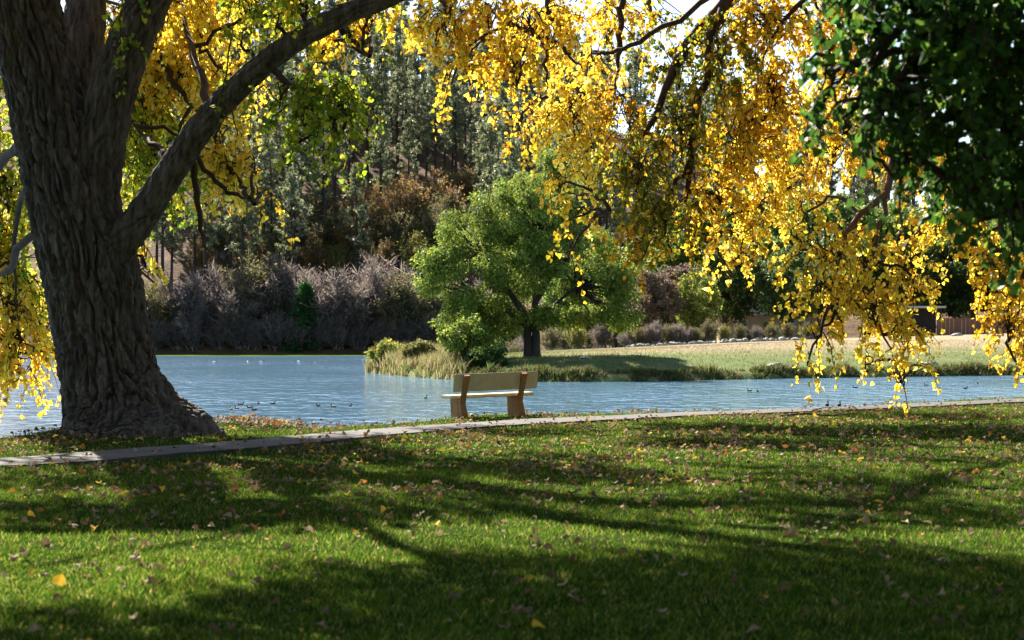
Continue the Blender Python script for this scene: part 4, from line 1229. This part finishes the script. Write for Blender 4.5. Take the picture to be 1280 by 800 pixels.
# leg outline in y (forward), z
prof = [(-.10, -.12), (-.10, .02), (-.03, .28), (-.07, .46), (-.255, .885), (-.20, .90), (-.115, .90 - .01), (.03, .50), (.05, .402), (.44, .402), (.47, .30), (.44, -.12)]
prof = [(-.14, -.15), (-.12, .06), (-.02, .30), (-.06, .44), (-.27, .86), (-.20, .885), (-.108, .56), (.02, .40), (.46, .40), (.44, .06), (.45, -.15)]
for x_ in (-.72, .62):
    g = Geo()
    n = len(prof)
    v = np.array([[x_ + s, y_, z_] for s in (-.065, .065) for y_, z_ in prof])
    g.add(v, [[i, (i + 1) % n, n + (i + 1) % n, n + i] for i in range(n)])
    g.add(v, [list(range(n))[::-1]])
    g.add(v, [list(range(n, 2 * n))])
    lg = link('leg', bev(g.mesh('leg', M_leg), .008), bench)
    if x_ < 0:
        g = Geo()
        for a, b in (((-.075, .10, .08), (-.060, .40, .11)), ((-.075, .10, .31), (-.060, .40, .34)), ((-.075, .10, .11), (-.060, .13, .31)), ((-.075, .37, .11), (-.060, .40, .31))):
            box(g, np.array(a) + [x_, 0, 0], np.array(b) + [x_, 0, 0])
        link('raised_panel_border', g.mesh('raised_panel_border', M_leg), lg)

# ------------------------------------------------------------------ ducks
M_duck = surf('duck_plumage', (0.9, 0.9, 0.9), (1.1, 1.1, 1.1), 20, .7, 0, use_attr=True)


def duck_mesh(body, head):
    g = Geo()
    blob(g, (0, 0, .03), (.19, .09, .075), 12, 9, body)
    blob(g, (-.17, 0, .07), (.09, .035, .03), 8, 6, body)
    v, q = tubes(np.array([[[.13, 0, .05], [.17, 0, .11], [.175, 0, .17]]]), np.array([[.045, .032, .03]]), 8)
    g.add(v, q, head)
    blob(g, (.185, 0, .19), (.048, .038, .038), 10, 7, head)
    blob(g, (.245, 0, .18), (.035, .018, .010), 8, 5, (.35, .22, .05))
    return g.mesh('duck', M_duck, True)


dk = [duck_mesh((.05, .04, .035), (.025, .03, .025)), duck_mesh((.14, .10, .07), (.08, .06, .045)), duck_mesh((.55, .54, .52), (.10, .10, .10))]


def water_pt(x, y):
    d = (HC - WZ) * F / (y - PH)
    return np.array([(x - 640) / F * d, d, WZ + .005])


fl = [(289, 512), (296, 511), (301, 506), (312, 510), (323, 505), (341, 505), (318, 513), (398, 508), (417, 509), (438, 508), (392, 530)]
for i, (x, y) in enumerate(sorted(fl)):
    link('duck', dk[i % 2], label=f'small dark duck on the lake, {ORD[i]} from the big trunk in the near flock', cat='duck', group='near flock of ducks', loc=water_pt(x, y), rz=rng.uniform(0, 6.28), scale=.42)
for i, (x, y, k) in enumerate(((374, 452.5, 2), (394, 453, 2), (327, 453, 2), (310, 452.5, 2), (268, 453, 2), (454, 450.5, 2), (462, 450.5, 2))):
    link('waterfowl', dk[k], label=f'pale distant waterfowl by the green band, {ORD[sorted([374, 394, 327, 310, 268, 454, 462]).index(x)]} from the big trunk', cat='duck', group='far pale waterfowl', loc=water_pt(x, y), rz=rng.uniform(0, 6.28), scale=.95)
for x, y, lab in ((532, 498, 'lone duck on the lake left of the bench'), (937, 489, 'dark duck beside another one, left of the hanging yellow branch'), (947, 489.5, 'brown duck beside another one, left of the hanging yellow branch'), (1069, 485, 'small duck seen through the hanging yellow branch'), (1158, 482, 'dark duck just right of the hanging yellow branch'), (1174, 487, 'tiny duck right of the hanging yellow branch, nearest the shore'), (1207, 486, 'duck between the hanging branch and the picture edge, with a paler neighbour'), (1222, 480, 'dark upright duck farthest right on the open water')):
    link('duck', dk[0 if x % 2 else 1], label=lab, cat='duck', group='ducks on the right arm of the lake', loc=water_pt(x, y), rz=rng.uniform(0, 6.28), scale=.48)
for x, lab in ((1033, 'dark bird standing on the near shore left of the hanging branch tip'), (1048, 'dark bird crouching on the near shore under the hanging branch')):
    d = 1.55 * F / (510.5 - PH)
    X = (x - 640) / F * d
    bird = link('shore_bird', None, label=lab, cat='bird', loc=(X, d - .1, lawn_z(X, d - .1)[0] + .065), rz=1.2, scale=.5)
    link('body', dk[0], bird)
    for s in (-.03, .03):
        link('leg', Geo().add(*tubes(np.array([[[0, s, -.13], [0, s, -.02]]]), np.array([[.008, .008]]), 5)).mesh('leg', M_twig), bird)

# fallen branch by the path
g = Geo()
for rows in ([[0, 0, .05, .025], [.5, .1, .1, .022], [1.0, 0, .07, .015], [1.5, .15, .12, .008]], [[.5, .1, .1, .015], [.8, .4, .2, .01], [1.1, .5, .22, .005]], [[1.0, 0, .07, .012], [1.3, -.2, .16, .005]]):
    c = smooth_path(np.array(rows), 10)
    g.add(*tubes(c[None, :, :3], c[None, :, 3], 6))
p0 = ground_at(975, 524)
link('fallen_branch', g.mesh('fallen_branch', M_twig, True), label='thin fallen branch lying in the grass beside the path', cat='branch', loc=(p0[0], p0[1], lawn_z(p0[0], p0[1])[0]), rz=-.15)

# ------------------------------------------------------------------ lawn grass
r = np.random.default_rng(90)
LAWN = [(0.052, 0.120, 0.012, 5), (0.095, 0.165, 0.018, 4), (0.20, 0.235, 0.045, 2.2), (0.34, 0.30, 0.13, 1.0), (0.020, 0.062, 0.008, 3.5)]
g = Geo()
for d0, d1, dens, h0, h1, w, seg in ((7.5, 14, 3500, .03, .075, .0066, 2), (14, 24, 1500, .03, .07, .009, 1), (24, 54, 420, .03, .065, .017, 1)):
    area = .31 * (d1 ** 2 - d0 ** 2)
    N = int(area * dens)
    by = np.sqrt(r.uniform(d0 ** 2, d1 ** 2, N))
    bx = r.uniform(-.31, .31, N) * by
    e = shore_edge(bx) - by
    k_ = (e > -.15)
    k_[k_] &= (path_dist(bx[k_], by[k_]) > .62 + .10 * noise2(bx[k_], by[k_], 2.5, 1)) & (np.hypot(bx[k_] + 6.35, by[k_] - 31.2) > 1.15)
    bx, by = bx[k_], by[k_]
    tuft = .8 + .5 * noise2(bx, by, 1.1, 4) + .4 * noise2(bx, by, 4.0, 6)
    bare = noise2(bx, by, .5, 11) + .6 * noise2(bx, by, 2.3, 12)
    k_ = bare < .62 + .3 * r.random(len(bx))
    bx, by, tuft = bx[k_], by[k_], tuft[k_]
    hh = r.uniform(h0, h1, len(bx)) * np.clip(tuft, .45, 1.4)
    blades(g, r, np.stack([bx, by, lawn_z(bx, by) - .008], -1), hh, np.full(len(bx), w), .55, LAWN, seg, (.12, -.05))
link('lawn_grass', g.mesh('lawn_grass', M_grass), kind='stuff', label='green lawn grass between the path and the viewer', cat='grass')

# fallen leaves
LIT = [(0.30, 0.20, 0.11, 5), (0.20, 0.125, 0.065, 4), (0.36, 0.28, 0.17, 1.2), (0.15, 0.09, 0.05, 3), (0.70, 0.45, 0.05, 1.1), (0.45, 0.17, 0.04, 0.8)]
N = 30000
by = np.sqrt(r.uniform(8.5 ** 2, 50 ** 2, N))
bx = r.uniform(-.3, .3, N) * by
dens = np.interp(by, [8, 12, 15, 17, 24, 34, 50], [.25, .25, .25, .6, 1, 1, .6]) * np.clip(.5 + 1.0 * noise2(bx, by, .5, 21) + .9 * noise2(bx, by, 1.7, 22), .04, 1.2)
pdist = path_dist(bx, by)
k_ = (r.random(N) < dens) & (shore_edge(bx) - by > .05) & ((pdist > .85) | (r.random(N) < .22))
bx, by, pdist = bx[k_], by[k_], pdist[k_]
# raked heap beside the trunk
hx, hy = -4.6 + .55 * r.normal(size=420), 33.3 + .45 * r.normal(size=420)
bx, by, pdist = np.concatenate([bx, hx]), np.concatenate([by, hy]), np.concatenate([pdist, np.full(420, 5.0)])
N = len(bx)
pos = np.stack([bx, by, lawn_z(bx, by) + np.where(pdist < .85, .06, r.uniform(.025, .075, N))], -1)
pos[-420:, 2] += r.uniform(0, .06, 420)
tip = np.stack([*r.normal(size=(2, N)), .35 * r.normal(size=N)], -1)
nrm = norm(np.stack([.45 * r.normal(size=N), .45 * r.normal(size=N), np.ones(N)], -1))
size = r.uniform(.035, .09, N)
col = palette(LIT, N, r, .2)
near = np.argsort(by - 30 * (size - .08))[:300]
rest = np.ones(N, bool)
rest[near] = False
g = Geo()
CURL = LEAF9 * np.array([1, 1, 2.6])
leaves(g, pos[rest], tip[rest], nrm[rest], size[rest], col[rest], CURL, LEAF9_F)
link('leaf_litter', g.mesh('leaf_litter', M_litter), kind='stuff', label='brown and tan fallen leaves scattered thickly over the far half of the lawn', cat='leaves')
x, y, z = frames(tip, nrm)
hue = col[:, 0] / (col[:, 2] + .02)
cls = np.where(col[:, 0] > .55, 0, np.where((hue > 4.5) & (col[:, 0] > .3), 1, np.where(col[:, 0] > .28, 2, 3)))
names = ['bright yellow fallen leaf in the foreground grass', 'orange brown fallen leaf in the foreground grass', 'pale tan dry leaf lying in the foreground grass', 'dark brown curled leaf lying in the foreground grass']
for c_ in range(4):
    sel = [j for j in near if cls[j] == c_]
    if not sel:
        continue
    for part in np.array_split(np.array(sel), 4):
        if not len(part):
            continue
        me = Geo().add(CURL * [1, 1, r.uniform(.6, 1.6)], LEAF9_F, col[part].mean(0)).mesh('fallen_leaf', M_litter)
        for j in part:
            ux = bx[j] / by[j]
            where = 'near the picture bottom' if by[j] < 11.5 else 'near the sunlit band'
            side = 'left third' if ux < -.09 else 'right third' if ux > .09 else 'middle third'
            o = link('fallen_leaf', me, label=f'{names[c_]}, {where}, {side}', cat='leaf', group=f'{names[c_]}, {where}, {side}')
            Mx = np.eye(4)
            Mx[:3, :3] = np.stack([x[j], y[j], z[j]], 1) * size[j]
            Mx[:3, 3] = pos[j]
            o.matrix_world = Matrix(Mx.tolist())
tris = {}
for o in scene.objects:
    if o.type == 'MESH':
        tris[o.data.name] = sum(len(p.vertices) - 2 for p in o.data.polygons) if len(o.data.polygons) < 3000 else len(o.data.polygons) * (2 if len(o.data.polygons[0].vertices) == 4 else 1)
print('triangles', sum(tris.values()), 'objects', len(scene.objects))
